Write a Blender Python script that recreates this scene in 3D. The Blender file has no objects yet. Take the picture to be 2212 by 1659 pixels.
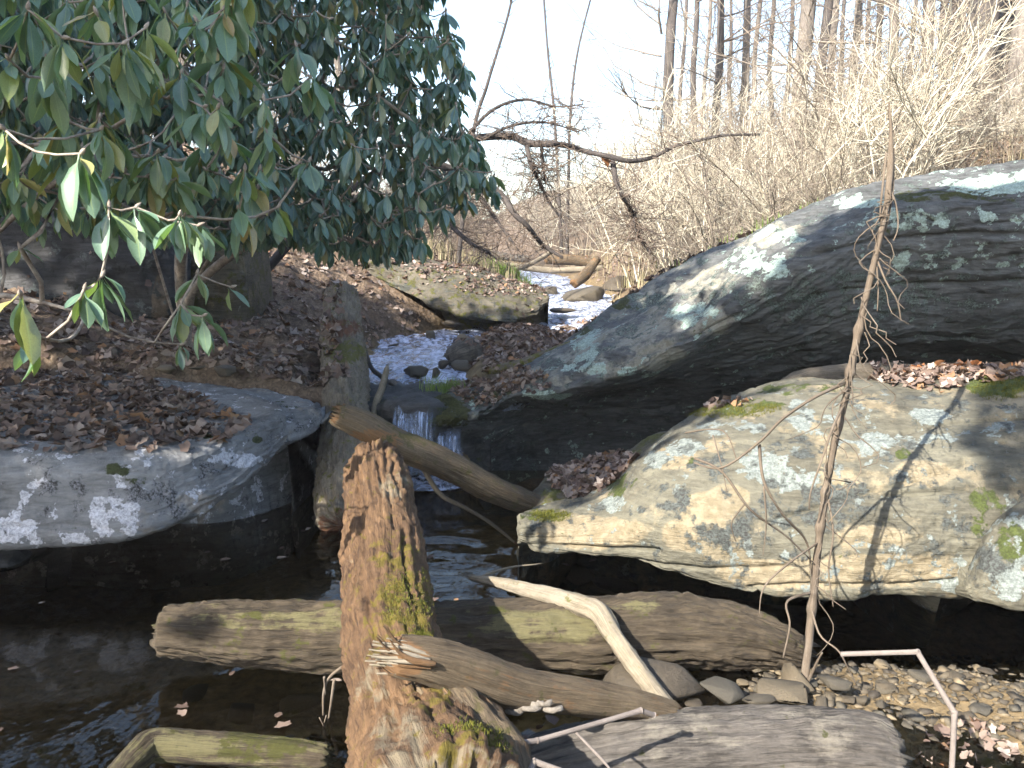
import bpy, math, random
import numpy as np
from mathutils import Vector, Matrix, Quaternion
from mathutils.bvhtree import BVHTree

# ------------------------------------------------------------------ camera, sky, sun, exposure
S = bpy.context.scene
COL = S.collection
F, CX, CY = 1840.0, 1106.0, 829.5          # focal length and centre in the 2212 x 1659 view of the photograph
CAM = np.array([0.0, 0.0, 1.6])
PITCH = math.atan((CY - 560.0) / F)
cam = bpy.data.cameras.new('camera'); cam.sensor_width = 36; cam.lens = F / 2212 * 36
cam.clip_start = 0.05; cam.clip_end = 1000
camo = bpy.data.objects.new('camera', cam); COL.objects.link(camo)
camo.location = CAM; camo.rotation_euler = (math.pi / 2 - PITCH, 0, 0); S.camera = camo

SUN_AZ, SUN_EL = math.radians(40), math.radians(36)   # azimuth measured from straight behind the camera towards the left
SUN_DIR = np.array([-math.sin(SUN_AZ) * math.cos(SUN_EL), -math.cos(SUN_AZ) * math.cos(SUN_EL), math.sin(SUN_EL)])
W = bpy.data.worlds.new('World'); S.world = W; W.use_nodes = True
wn = W.node_tree.nodes; wl = W.node_tree.links
sky = wn.new('ShaderNodeTexSky'); sky.sky_type = 'NISHITA'; sky.sun_disc = False
sky.sun_elevation = SUN_EL
sky.sun_rotation = math.atan2(SUN_DIR[0], SUN_DIR[1]); sky.dust_density = 1.3; sky.air_density = 1.1; sky.ozone_density = 1.0
wn['Background'].inputs['Strength'].default_value = 0.12
wl.new(sky.outputs[0], wn['Background'].inputs[0])
sl = bpy.data.lights.new('sun', 'SUN'); sl.energy = 5.0; sl.angle = math.radians(0.5); sl.color = (1, .93, .82)
slo = bpy.data.objects.new('sun', sl); COL.objects.link(slo)
slo.rotation_euler = Vector(-SUN_DIR).to_track_quat('-Z', 'Y').to_euler(); slo.location = (-10, -10, 20)
S.view_settings.view_transform = 'Standard'; S.view_settings.look = 'None'
S.view_settings.gamma = 1; S.view_settings.exposure = 1.95
S.cycles.adaptive_threshold = .03; S.cycles.max_bounces = 5; S.cycles.transparent_max_bounces = 8; S.cycles.diffuse_bounces = 2; S.cycles.glossy_bounces = 2

random.seed(7); RNG = np.random.default_rng(7)

# ------------------------------------------------------------------ helpers: projection, noise, meshes
FWD = np.array([0, math.cos(PITCH), -math.sin(PITCH)]); UP = np.array([0, math.sin(PITCH), math.cos(PITCH)])
def ray(px, py):
    return FWD + np.array([(px - CX) / F, 0, 0]) + UP * ((CY - py) / F)
def P(px, py, Y):
    d = ray(px, py); return CAM + d * (Y / d[1])
def G(px, py, z):
    d = ray(px, py); return CAM + d * ((z - CAM[2]) / d[2])
def proj(v):
    r = v - CAM; dep = r @ FWD
    return CX + F * r[:, 0] / dep, CY - F * (r @ UP) / dep

def _h(ix, iy, iz, seed):
    n = (ix.astype(np.uint32) * np.uint32(374761393) + iy.astype(np.uint32) * np.uint32(668265263)
         + iz.astype(np.uint32) * np.uint32(2246822519) + np.uint32((seed * 3266489917) & 0xffffffff))
    n = (n ^ (n >> np.uint32(13))) * np.uint32(1274126177)
    n = (n ^ (n >> np.uint32(16))) * np.uint32(2246822519)
    n = n ^ (n >> np.uint32(15))
    return n.astype(np.float64) / 4294967295.0 * 2 - 1
def vnoise(p, seed=0):
    p = np.asarray(p, float); i = np.floor(p).astype(np.int64); f = p - i; f = f * f * (3 - 2 * f)
    out = 0
    for dx in (0, 1):
        for dy in (0, 1):
            for dz in (0, 1):
                w = (f[:, 0] if dx else 1 - f[:, 0]) * (f[:, 1] if dy else 1 - f[:, 1]) * (f[:, 2] if dz else 1 - f[:, 2])
                out = out + w * _h(i[:, 0] + dx, i[:, 1] + dy, i[:, 2] + dz, seed)
    return out
def fbm(p, octv=4, seed=0, gain=.5):
    p = np.asarray(p, float); a = 1.0; s = 0
    for k in range(octv):
        s = s + a * vnoise(p, seed + k * 17); p = p * 2.03 + 5.7; a *= gain
    return s
def sstep(a, b, x):
    t = np.clip((x - a) / (b - a), 0, 1); return t * t * (3 - 2 * t)

def mesh_from(name, verts, faces, attrs=None, smooth=True):
    """faces: a list of numpy int arrays, (n,3) or (n,4)"""
    m = bpy.data.meshes.new(name)
    verts = np.asarray(verts, np.float32)
    fl = [np.asarray(f, np.int32) for f in (faces if isinstance(faces, list) else [faces]) if len(f)]
    m.vertices.add(len(verts)); m.vertices.foreach_set('co', verts.ravel())
    nl = sum(f.size for f in fl); m.loops.add(nl)
    m.loops.foreach_set('vertex_index', np.concatenate([f.ravel() for f in fl]))
    tot = np.concatenate([np.full(len(f), f.shape[1], np.int32) for f in fl])
    st = np.concatenate([[0], np.cumsum(tot)[:-1]]).astype(np.int32)
    m.polygons.add(len(tot)); m.polygons.foreach_set('loop_start', st); m.polygons.foreach_set('loop_total', tot)
    m.update(calc_edges=True)
    if smooth: m.polygons.foreach_set('use_smooth', np.ones(len(tot), bool))
    for k, a in (attrs or {}).items():
        at = m.attributes.new(k, 'FLOAT', 'POINT'); at.data.foreach_set('value', np.asarray(a, np.float32))
    m.validate()
    return m
def link(name, mesh, mat=None, parent=None, loc=None):
    o = bpy.data.objects.new(name, mesh); COL.objects.link(o)
    if mat is not None and mesh is not None and not mesh.materials: mesh.materials.append(mat)
    if parent is not None: o.parent = parent
    if loc is not None: o.location = loc
    return o
def tag(o, label=None, cat=None, group=None, kind=None):
    if label: o['label'] = label
    if cat: o['category'] = cat
    if group: o['group'] = group
    if kind: o['kind'] = kind
    return o
def empty(name, loc, label, cat, group=None):
    o = link(name, None, loc=loc); o.empty_display_size = .1
    return tag(o, label, cat, group)
def solid(name, verts, faces, mat, parent=None, attrs=None, smooth=True, origin=None):
    """world-space vertices -> object whose origin is at its base (or at its parent's origin)"""
    verts = np.asarray(verts, float)
    if parent is not None: org = np.array(parent.location)
    elif origin is not None: org = np.array(origin)
    else: org = np.array([verts[:, 0].mean(), verts[:, 1].mean(), verts[:, 2].min()])
    m = mesh_from(name, verts - org, faces, attrs, smooth)
    return link(name, m, mat, parent, None if parent is not None else org)

def vnormals(v, quads):
    n = np.zeros_like(v)
    a, b, c, d = (v[quads[:, i]] for i in range(4))
    fn = np.cross(c - a, d - b)
    for i in range(4): np.add.at(n, quads[:, i], fn)
    return n / (np.linalg.norm(n, axis=1, keepdims=True) + 1e-12)

def catmull(pts, ts, closed=False):
    """pts (K,...) sampled at parameter ts in [0,K-1] (or [0,K) when closed)"""
    K = len(pts); i = np.floor(ts).astype(int)
    if not closed: i = np.minimum(i, K - 2)
    f = (ts - i).reshape((-1,) + (1,) * (pts.ndim - 1))
    g = (lambda k: pts[k % K]) if closed else (lambda k: pts[np.clip(k, 0, K - 1)])
    p0, p1, p2, p3 = g(i - 1), g(i), g(i + 1), g(i + 2)
    return .5 * (2 * p1 + (p2 - p0) * f + (2 * p0 - 5 * p1 + 4 * p2 - p3) * f ** 2 + (3 * p1 - p0 - 3 * p2 + p3) * f ** 3)

def ringmesh(R):
    """R (nu,nv,3): nu rings of nv points, capped"""
    nu, nv = R.shape[:2]
    idx = np.arange(nu * nv).reshape(nu, nv)
    a = idx[:-1]; b = idx[1:]
    q = np.stack([a, np.roll(a, -1, 1), np.roll(b, -1, 1), b], -1).reshape(-1, 4)
    v = R.reshape(-1, 3)
    v = np.vstack([v, R[0].mean(0), R[-1].mean(0)])
    c0, c1 = nu * nv, nu * nv + 1
    t0 = np.stack([np.full(nv, c0), np.roll(idx[0], -1), idx[0]], -1)
    t1 = np.stack([np.full(nv, c1), idx[-1], np.roll(idx[-1], -1)], -1)
    return v, q, np.vstack([t0, t1])

# ------------------------------------------------------------------ materials
def NT(name):
    m = bpy.data.materials.new(name); m.use_nodes = True
    n = m.node_tree.nodes; l = m.node_tree.links
    return m, n, l, n['Principled BSDF'], n['Material Output']
def nd(n, t, **kw):
    x = n.new(t)
    for k, v in kw.items():
        if k in ('op', 'operation'): x.operation = v
        elif k == 'blend': x.blend_type = v
        else:
            x.inputs[k].default_value = v
    return x
def noise(n, l, vec, scale, detail=6, rough=.6, dist=0.0):
    x = n.new('ShaderNodeTexNoise'); x.inputs['Scale'].default_value = scale; x.inputs['Detail'].default_value = detail
    x.inputs['Roughness'].default_value = rough; x.inputs['Distortion'].default_value = dist
    if vec is not None: l.new(vec, x.inputs['Vector'])
    return x.outputs['Fac']
def math_(n, l, op, a, b=None, c=None):
    x = n.new('ShaderNodeMath'); x.operation = op
    for i, s in enumerate((a, b, c)):
        if s is None: continue
        if isinstance(s, (int, float)): x.inputs[i].default_value = s
        else: l.new(s, x.inputs[i])
    return x.outputs[0]
def ramp(n, l, fac, stops, interp='LINEAR'):
    x = n.new('ShaderNodeValToRGB'); x.color_ramp.interpolation = interp
    e = x.color_ramp.elements
    while len(e) < len(stops): e.new(0.5)
    for el, (p, c) in zip(e, stops):
        el.position = p; el.color = (c[0], c[1], c[2], 1) if isinstance(c, tuple) else (c, c, c, 1)
    l.new(fac, x.inputs[0]); return x.outputs[0]
def mix(n, l, fac, a, b, blend='MIX'):
    x = n.new('ShaderNodeMix'); x.data_type = 'RGBA'; x.blend_type = blend
    for s, i in ((fac, 0), (a, 6), (b, 7)):
        if isinstance(s, tuple): x.inputs[i].default_value = (*s, 1)
        elif isinstance(s, (int, float)): x.inputs[i].default_value = s
        else: l.new(s, x.inputs[i])
    return x.outputs[2]
def objvec(n, l, scale=(1, 1, 1), rot=(0, 0, 0)):
    t = n.new('ShaderNodeTexCoord'); m = n.new('ShaderNodeMapping')
    m.inputs['Scale'].default_value = scale; m.inputs['Rotation'].default_value = rot
    l.new(t.outputs['Object'], m.inputs[0]); return m.outputs[0]
def attr(n, name):
    x = n.new('ShaderNodeAttribute'); x.attribute_name = name; return x.outputs['Fac']
def bump(n, l, h, bsdf, strength=.5, dist=.02):
    b = n.new('ShaderNodeBump'); b.inputs['Strength'].default_value = strength; b.inputs['Distance'].default_value = dist
    l.new(h, b.inputs['Height']); l.new(b.outputs[0], bsdf.inputs['Normal']); return b

def rock_mat(name, dark, light, beige, pale, moss, sc=1.0, streak=(1, 1, 7), rot=(0, 0, 0), rough=.85, black=(.03, .03, .028)):
    """layered stone; lichen and moss sit where the painted point attributes plus noise pass a threshold"""
    m, n, l, b, o = NT(name)
    v = objvec(n, l); vs = objvec(n, l, streak, rot)
    n1 = noise(n, l, v, 2.2 * sc, 8, .62); n2 = noise(n, l, vs, 7 * sc, 8, .65, .3); n3 = noise(n, l, v, 38 * sc, 5, .7)
    c = ramp(n, l, math_(n, l, 'ADD', math_(n, l, 'MULTIPLY', n1, .5), math_(n, l, 'MULTIPLY', n2, .5)), [(.36, dark), (.6, light)])
    masks = []
    def patch(c, at, col, scale, seedrot, amp=.75, w=.03, speckle=None, alt=None):
        nn = noise(n, l, objvec(n, l, (1, 1, 1), seedrot), scale * sc, 9, .66)
        f = math_(n, l, 'ADD', attr(n, at), math_(n, l, 'MULTIPLY', math_(n, l, 'SUBTRACT', nn, .5), amp * 4.2))
        f = ramp(n, l, f, [(.5 - w, 0.0), (.5 + w, 1.0)])
        if speckle is not None:
            col = mix(n, l, ramp(n, l, noise(n, l, v, speckle * sc, 5, .8), [(.42, 0.0), (.58, 1.0)]), col, alt or tuple(x * .55 for x in col))
        masks.append(f); return mix(n, l, f, c, col)
    c = patch(c, 'beige', beige, 3.6, (.3, 1, 2), .55, .09, 16, tuple(x * y for x, y in zip(beige, (.72, .70, .66))))
    c = patch(c, 'pale', pale, 9, (2, .4, 1), .75, .03, 70)
    c = patch(c, 'dark', black, 11, (1, 2, .3), .8, .12, 75, tuple(x * .38 for x in pale))
    c = patch(c, 'moss', moss, 10, (.7, .2, 2.2), .6, .06, 60)
    c = mix(n, l, .35, c, ramp(n, l, n3, [(.25, .35), (.75, 1.0)]), 'MULTIPLY')
    l.new(c, b.inputs['Base Color']); b.inputs['Roughness'].default_value = rough
    b.inputs['Specular IOR Level'].default_value = .3
    h = math_(n, l, 'ADD', math_(n, l, 'MULTIPLY', n2, .9), math_(n, l, 'MULTIPLY', n3, .55))
    for mk in masks[1:]: h = math_(n, l, 'ADD', h, math_(n, l, 'MULTIPLY', mk, .22))
    bump(n, l, h, b, .55, .03)
    return m

def wood_mat(name, dark, light, moss=(.10, .11, .02), streak=(9, 9, 1), sc=1.0, rough=.9, bstr=.7, extra=(.3, .12, .05)):
    """bark or weathered wood; 'u' runs along the log and 'w' round it; 'moss' and 'bare' are painted"""
    m, n, l, b, o = NT(name)
    cx = n.new('ShaderNodeCombineXYZ')
    l.new(attr(n, 'u'), cx.inputs[0]); l.new(attr(n, 'wx'), cx.inputs[1]); l.new(attr(n, 'wy'), cx.inputs[2])
    mp = n.new('ShaderNodeMapping'); mp.inputs['Scale'].default_value = (3.5, streak[0] * 4, streak[1] * 4); l.new(cx.outputs[0], mp.inputs[0])
    v = objvec(n, l)
    n1 = noise(n, l, mp.outputs[0], 3.2 * sc, 9, .68, .5); n2 = noise(n, l, v, 4 * sc, 7, .6); n3 = noise(n, l, v, 60, 4, .7)
    c = ramp(n, l, math_(n, l, 'ADD', math_(n, l, 'MULTIPLY', n1, .6), math_(n, l, 'MULTIPLY', n2, .4)), [(.37, dark), (.62, light)])
    nb = noise(n, l, mp.outputs[0], 1.3 * sc, 8, .7, .4); nb = math_(n, l, 'ADD', math_(n, l, 'MULTIPLY', nb, .5), math_(n, l, 'MULTIPLY', noise(n, l, v, 11, 7, .7), .5))
    f = math_(n, l, 'ADD', attr(n, 'bare'), math_(n, l, 'MULTIPLY', math_(n, l, 'SUBTRACT', nb, .5), 3.6))
    c = mix(n, l, ramp(n, l, f, [(.36, 0.0), (.64, 1.0)]), c, mix(n, l, n1, tuple(x * .45 for x in extra), extra))
    nm = noise(n, l, v, 16 * sc, 8, .7)
    f = math_(n, l, 'ADD', attr(n, 'moss'), math_(n, l, 'MULTIPLY', math_(n, l, 'SUBTRACT', nm, .5), 3.2))
    c = mix(n, l, ramp(n, l, f, [(.40, 0.0), (.62, 1.0)]), c, mix(n, l, n3, tuple(x * .55 for x in moss), moss))
    c = mix(n, l, .4, c, ramp(n, l, n3, [(.25, .35), (.75, 1.0)]), 'MULTIPLY')
    l.new(c, b.inputs['Base Color']); b.inputs['Roughness'].default_value = rough; b.inputs['Specular IOR Level'].default_value = .25
    bump(n, l, math_(n, l, 'ADD', n1, math_(n, l, 'MULTIPLY', n3, .3)), b, bstr, .02)
    return m

def rnd_mat(name, stops, rough=.6, spec=.4, transl=None, vein=False, bstr=0):
    """colour picked by a random number per piece: point attribute 'rnd' plus the object's own random"""
    m, n, l, b, o = NT(name)
    oi = n.new('ShaderNodeObjectInfo')
    r = math_(n, l, 'FRACT', math_(n, l, 'ADD', attr(n, 'rnd'), oi.outputs['Random']))
    c = ramp(n, l, r, stops)
    v = objvec(n, l)
    n1 = noise(n, l, v, 30, 4, .6)
    c = mix(n, l, .5, c, ramp(n, l, n1, [(.3, .55), (.7, 1.0)]), 'MULTIPLY')
    if vein:
        c = mix(n, l, ramp(n, l, math_(n, l, 'ABSOLUTE', attr(n, 'rib')), [(.0, .55), (.09, 0.0)]), c, (.30, .36, .14))
    l.new(c, b.inputs['Base Color']); b.inputs['Roughness'].default_value = rough; b.inputs['Specular IOR Level'].default_value = spec
    if bstr: bump(n, l, noise(n, l, v, 90, 3), b, bstr, .004)
    if transl:
        t = n.new('ShaderNodeBsdfTranslucent'); l.new(mix(n, l, 1.0, c, transl[1], 'MULTIPLY'), t.inputs[0])
        x = n.new('ShaderNodeMixShader'); x.inputs[0].default_value = transl[0]
        l.new(b.outputs[0], x.inputs[1]); l.new(t.outputs[0], x.inputs[2]); l.new(x.outputs[0], o.inputs[0])
    return m

def plain_mat(name, a, c2, sc=12, rough=.85, spec=.3, bstr=.4, streak=(1, 1, 1)):
    m, n, l, b, o = NT(name)
    v = objvec(n, l, streak); f = noise(n, l, v, sc, 8, .65)
    l.new(ramp(n, l, f, [(.35, a), (.65, c2)]), b.inputs['Base Color'])
    b.inputs['Roughness'].default_value = rough; b.inputs['Specular IOR Level'].default_value = spec
    bump(n, l, f, b, bstr, .02); return m

M = {}
M['front_rock'] = rock_mat('lichen_schist', (.04, .037, .028), (.135, .127, .095), (.225, .19, .128), (.20, .225, .21), (.06, .075, .018), streak=(1, 1, 8))
M['boulder'] = rock_mat('dark_schist', (.028, .028, .027), (.125, .13, .13), (.24, .235, .20), (.34, .43, .38), (.055, .06, .02), streak=(1.2, 1.2, 8), rot=(0, math.radians(20), 0))
M['slab'] = rock_mat('grey_slab_stone', (.10, .10, .10), (.26, .26, .26), (.30, .27, .24), (.62, .62, .66), (.055, .065, .025), streak=(1, 1, 5))
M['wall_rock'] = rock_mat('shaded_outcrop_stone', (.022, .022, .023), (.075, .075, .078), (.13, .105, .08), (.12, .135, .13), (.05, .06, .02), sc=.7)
M['mossy_rock'] = rock_mat('mossy_stone', (.04, .037, .028), (.12, .105, .078), (.17, .145, .095), (.22, .235, .2), (.085, .085, .02))
M['stone'] = None
M['log_red'] = wood_mat('rotten_reddish_log', (.034, .019, .012), (.155, .092, .048), (.13, .10, .018), extra=(.21, .17, .115), sc=1.0)
M['log_grey'] = wood_mat('weathered_grey_log', (.028, .025, .022), (.135, .12, .106), (.07, .07, .03), extra=(.20, .18, .15))
M['log_wet'] = wood_mat('algae_stained_log', (.018, .014, .010), (.085, .066, .044), (.06, .06, .015), extra=(.15, .135, .068))
M['log_brown'] = wood_mat('brown_barkless_branch', (.045, .033, .022), (.165, .125, .08), (.09, .08, .03), extra=(.24, .135, .065))
M['log_dark'] = wood_mat('dark_mossy_log', (.075, .06, .045), (.25, .21, .155), (.14, .13, .03), extra=(.17, .08, .045))
M['stick'] = wood_mat('pale_bare_stick', (.10, .085, .062), (.27, .23, .17), (.14, .13, .05), extra=(.30, .26, .20), bstr=.35)
M['vine'] = wood_mat('dry_vine_stem', (.06, .046, .034), (.19, .15, .112), (.2, .15, .08), extra=(.24, .20, .16), bstr=.35)
M['cane'] = wood_mat('bleached_cane', (.09, .075, .066), (.24, .205, .185), (.2, .17, .14), extra=(.26, .23, .21), bstr=.2)
M['bark'] = wood_mat('grey_tree_bark', (.07, .058, .05), (.25, .22, .19), (.10, .10, .05), extra=(.28, .25, .22), sc=.8)
M['bark_dark'] = wood_mat('dark_tree_bark', (.035, .03, .028), (.125, .108, .10), (.08, .08, .05), extra=(.14, .125, .115), sc=.8)
M['brush'] = rnd_mat('dry_brush_stems', [(0, (.36, .31, .23)), (.3, (.58, .54, .42)), (.55, (.22, .175, .13)), (.8, (.66, .63, .52)), (1, (.40, .34, .25))], .8, .2)
M['brush_dark'] = rnd_mat('dark_twigs', [(0, (.10, .075, .06)), (.5, (.17, .13, .10)), (1, (.13, .10, .085))], .8, .2)
M['bank'] = None
M['rhodo'] = rnd_mat('rhododendron_leaf', [(0, (.105, .18, .135)), (.4, (.135, .225, .15)), (.68, (.16, .24, .13)), (.84, (.23, .28, .10)), (.93, (.30, .28, .11)), (1, (.31, .23, .10))], .33, .8, (.28, (1.3, 1.5, .5)), vein=True)
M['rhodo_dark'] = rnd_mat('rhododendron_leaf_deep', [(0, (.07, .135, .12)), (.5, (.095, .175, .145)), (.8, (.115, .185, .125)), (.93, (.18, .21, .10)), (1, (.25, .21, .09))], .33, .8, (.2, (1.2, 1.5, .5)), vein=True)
M['rhodo_wood'] = plain_mat('rhododendron_wood', (.14, .11, .09), (.34, .30, .25), 25)
M['litter'] = rnd_mat('fallen_leaf', [(0, (.07, .047, .038)), (.25, (.125, .085, .068)), (.5, (.185, .135, .11)), (.72, (.245, .19, .155)), (.88, (.33, .28, .245)), (.96, (.25, .135, .07)), (1, (.28, .17, .09))], .75, .3, (.15, (1.2, .9, .6)))
M['litter_orange'] = rnd_mat('russet_leaf', [(0, (.20, .075, .028)), (.5, (.30, .14, .06)), (1, (.23, .11, .06))], .7, .3, (.25, (1.3, .8, .4)))
M['moss'] = rnd_mat('moss_fronds', [(0, (.05, .06, .012)), (.5, (.09, .095, .018)), (1, (.14, .125, .025))], .9, .1)
M['grass'] = rnd_mat('green_grass', [(0, (.09, .14, .03)), (.5, (.14, .21, .05)), (1, (.22, .25, .09))], .7, .2, (.3, (1.1, 1.3, .5)))
M['dry_grass'] = rnd_mat('dry_grass', [(0, (.20, .165, .11)), (.5, (.32, .27, .17)), (1, (.19, .18, .09))], .8, .2)
M['fungus'] = plain_mat('pale_bracket_fungus', (.08, .068, .055), (.19, .17, .145), 80, .8)
M['evergreen'] = rnd_mat('evergreen_spray', [(0, (.03, .07, .035)), (1, (.05, .10, .045))], .6, .3)

def stone_mat():
    m, n, l, b, o = NT('river_stone')
    oi = n.new('ShaderNodeObjectInfo')
    r = math_(n, l, 'FRACT', math_(n, l, 'ADD', attr(n, 'rnd'), oi.outputs['Random']))
    c = ramp(n, l, r, [(0, (.035, .027, .018)), (.3, (.085, .066, .042)), (.6, (.055, .049, .037)), (.85, (.13, .10, .06)), (1, (.20, .155, .095))])
    v = objvec(n, l); n1 = noise(n, l, v, 14, 8, .65)
    c = mix(n, l, .7, c, ramp(n, l, n1, [(.3, .4), (.7, 1.0)]), 'MULTIPLY')
    l.new(c, b.inputs['Base Color']); b.inputs['Roughness'].default_value = .75; bump(n, l, n1, b, .5, .02); return m
M['stone'] = stone_mat()

def ground_mat():
    m, n, l, b, o = NT('forest_floor')
    v = objvec(n, l)
    n1 = noise(n, l, v, 1.1, 8, .65); n2 = noise(n, l, v, 16, 6, .7); n3 = noise(n, l, v, 60, 4, .7)
    vo = n.new('ShaderNodeTexVoronoi'); vo.inputs['Scale'].default_value = 19; l.new(v, vo.inputs[0])
    soil = ramp(n, l, n2, [(.3, (.035, .027, .021)), (.7, (.115, .085, .062))])
    leaf = mix(n, l, .8, ramp(n, l, n2, [(.3, (.075, .052, .037)), (.7, (.235, .175, .125))]), ramp(n, l, math_(n, l, 'FRACT', math_(n, l, 'MULTIPLY', vo.outputs['Distance'], 2.3)), [(0, .45), (1, 1.0)]), 'MULTIPLY')
    c = mix(n, l, attr(n, 'leafy'), soil, leaf)
    c = mix(n, l, ramp(n, l, math_(n, l, 'ADD', attr(n, 'green'), math_(n, l, 'MULTIPLY', math_(n, l, 'SUBTRACT', n1, .5), 1.2)), [(.45, 0.0), (.6, 1.0)]), c, (.13, .16, .04))
    bed = ramp(n, l, n2, [(.3, (.07, .052, .03)), (.7, (.19, .14, .078))])
    c = mix(n, l, attr(n, 'bed'), c, bed)
    l.new(c, b.inputs['Base Color']); b.inputs['Roughness'].default_value = .95; b.inputs['Specular IOR Level'].default_value = .15
    bump(n, l, math_(n, l, 'ADD', n2, math_(n, l, 'MULTIPLY', vo.outputs['Distance'], .6)), b, .8, .03); return m
M['ground'] = ground_mat()

def water_mat(name, tint, wave, strength, rough=.02, foam_sheen=0.0, ior=1.34):
    m, n, l, b, o = NT(name); n.remove(b)
    v = objvec(n, l, (1, .55, 1))
    h = math_(n, l, 'ADD', noise(n, l, v, wave, 4, .55, .4), math_(n, l, 'MULTIPLY', noise(n, l, v, wave * 3.7, 3, .5), .35))
    bp = n.new('ShaderNodeBump'); bp.inputs['Strength'].default_value = strength; bp.inputs['Distance'].default_value = .03; l.new(h, bp.inputs['Height'])
    t = n.new('ShaderNodeBsdfTransparent'); t.inputs[0].default_value = (*tint, 1)
    g = n.new('ShaderNodeBsdfGlossy'); g.inputs['Roughness'].default_value = rough; l.new(bp.outputs[0], g.inputs['Normal'])
    fr = n.new('ShaderNodeFresnel'); fr.inputs[0].default_value = ior; l.new(bp.outputs[0], fr.inputs['Normal'])
    x = n.new('ShaderNodeMixShader'); l.new(fr.outputs[0], x.inputs[0]); l.new(t.outputs[0], x.inputs[1]); l.new(g.outputs[0], x.inputs[2])
    out = x.outputs[0]
    if foam_sheen:
        df = n.new('ShaderNodeBsdfDiffuse'); df.inputs[0].default_value = (.50, .55, .70, 1)  # bluish white colour stands in for sky reflection, along with riffle foam
        fx_ = n.new('ShaderNodeMixShader'); l.new(ramp(n, l, noise(n, l, objvec(n, l, (1, .5, 1)), 11, 6, .7, .6), [(.38, 0.0), (.62, foam_sheen)]), fx_.inputs[0])
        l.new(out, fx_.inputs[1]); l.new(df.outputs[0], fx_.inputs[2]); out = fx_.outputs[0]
    l.new(out, o.inputs[0]); return m
M['pool'] = water_mat('still_pool_water', (.72, .64, .46), 3.0, .12)
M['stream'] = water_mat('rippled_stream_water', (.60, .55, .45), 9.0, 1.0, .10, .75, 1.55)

def falls_mat():
    m, n, l, b, o = NT('falling_water')
    v = objvec(n, l, (60, 12, 3)); f = noise(n, l, v, 1.0, 5, .6, .6)
    t = n.new('ShaderNodeBsdfTransparent')
    b.inputs['Base Color'].default_value = (.45, .55, .76, 1); b.inputs['Roughness'].default_value = .15
    x = n.new('ShaderNodeMixShader'); l.new(math_(n, l, 'MULTIPLY', ramp(n, l, f, [(.42, .05), (.74, .7)]), attr(n, 'edge')), x.inputs[0])
    l.new(t.outputs[0], x.inputs[1]); l.new(b.outputs[0], x.inputs[2]); l.new(x.outputs[0], o.inputs[0])
    bump(n, l, f, b, .8, .02); return m
M['falls'] = falls_mat()

# ------------------------------------------------------------------ terrain
def tab(y, ys, vs): return np.interp(y, ys, vs)
def zs(y): return tab(y, [6, 7, 11.6, 13, 15, 18, 23, 30, 45, 70], [.52, .57, .62, .72, .82, .95, 1.10, 1.3, 1.6, 2.4])
def scx(y): return tab(y, [6, 7, 9, 11.2, 12.2, 13.2, 15, 18, 23, 30, 45, 80], [-.62, -.8, -1.05, -.95, -.25, .6, 1.1, 1.2, .95, .3, -1.5, -4])
def shw(y): return tab(y, [6, 6.6, 8, 10, 11.6, 13, 15, 18, 23, 30, 80], [.24, .58, .66, .62, .6, .6, .85, .95, .8, .6, .4])
def H(x, y):
    x = np.asarray(x, float); y = np.asarray(y, float)
    p = np.stack([x, y, np.zeros_like(x)], -1)
    nz = fbm(p * .9, 4, 3); nf = fbm(p * 4.5, 3, 9); nl_ = fbm(p * .12, 3, 21)
    # upper ground, either side of the stream
    c, w, z0 = scx(y), shw(y), zs(y)
    d = x - c; w = w * (1 + .18 * nz)
    fl = np.interp(y, [6.5, 8, 10, 12, 13.2, 15], [.3, 1.6, 1.8, 1.2, .3, 0])
    left = np.maximum(-d - w, 0); right = np.maximum(d - w - fl, 0)
    sl_ = np.interp(y, [7, 8.5, 11, 16, 30], [.14, .28, .62, .42, .25])
    zl = np.minimum(left * sl_, 1.7 + .12 * left) + .10 * sstep(0, .3, left)
    zr = np.where(right < 6, right * .46, 2.76 + (right - 6) * .16) + .10 * sstep(-.3, .2, d - w) * np.where(d > 0, np.interp(y, [9.8, 11, 13.6, 15], [1, -.6, -.6, 1]) * (1 - sstep(0, .3, right)) + sstep(0, .3, right), 1)
    chan = -.13 * (1 - sstep(-.25, .1, np.abs(d) - w)) + .05 * nf
    up = z0 + zl + zr + chan + .05 * nz * sstep(0, 1, left + right) + .02 * nf + .35 * nl_ * sstep(2, 8, left + right) + np.maximum(y - 45, 0) * .06
    # island of leaves between the two stream arms
    isl = np.exp(-(((x - .1) / .55) ** 2 + ((y - 9.6) / 1.5) ** 2) ** 2); up = np.maximum(up, z0 - .1 + .3 * isl + .03 * nz)
    # lower pool and gravel bar
    bar = sstep(.15, .9, x - .35 * (y - 2.6)) * (1 - sstep(3.1, 3.7, y))
    lo = -.34 + .05 * nz + .02 * nf + .355 * bar + .25 * sstep(1.4, 3, x) * sstep(3.5, 4.5, y)
    lo = lo + .55 * sstep(1.3, -.3, y) + .35 * sstep(-5.5, -8, x) + .6 * np.maximum(-1 - y, 0) * .06 + .35 * sstep(4, 7, x) + np.maximum(-x - 7, 0) * .22 + .03 * np.maximum(x - 5, 0)
    t = sstep(5.95, 6.55, y + .15 * nz - 1.1 * sstep(-.42, -.05, x))
    return lo * (1 - t) + up * t

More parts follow.
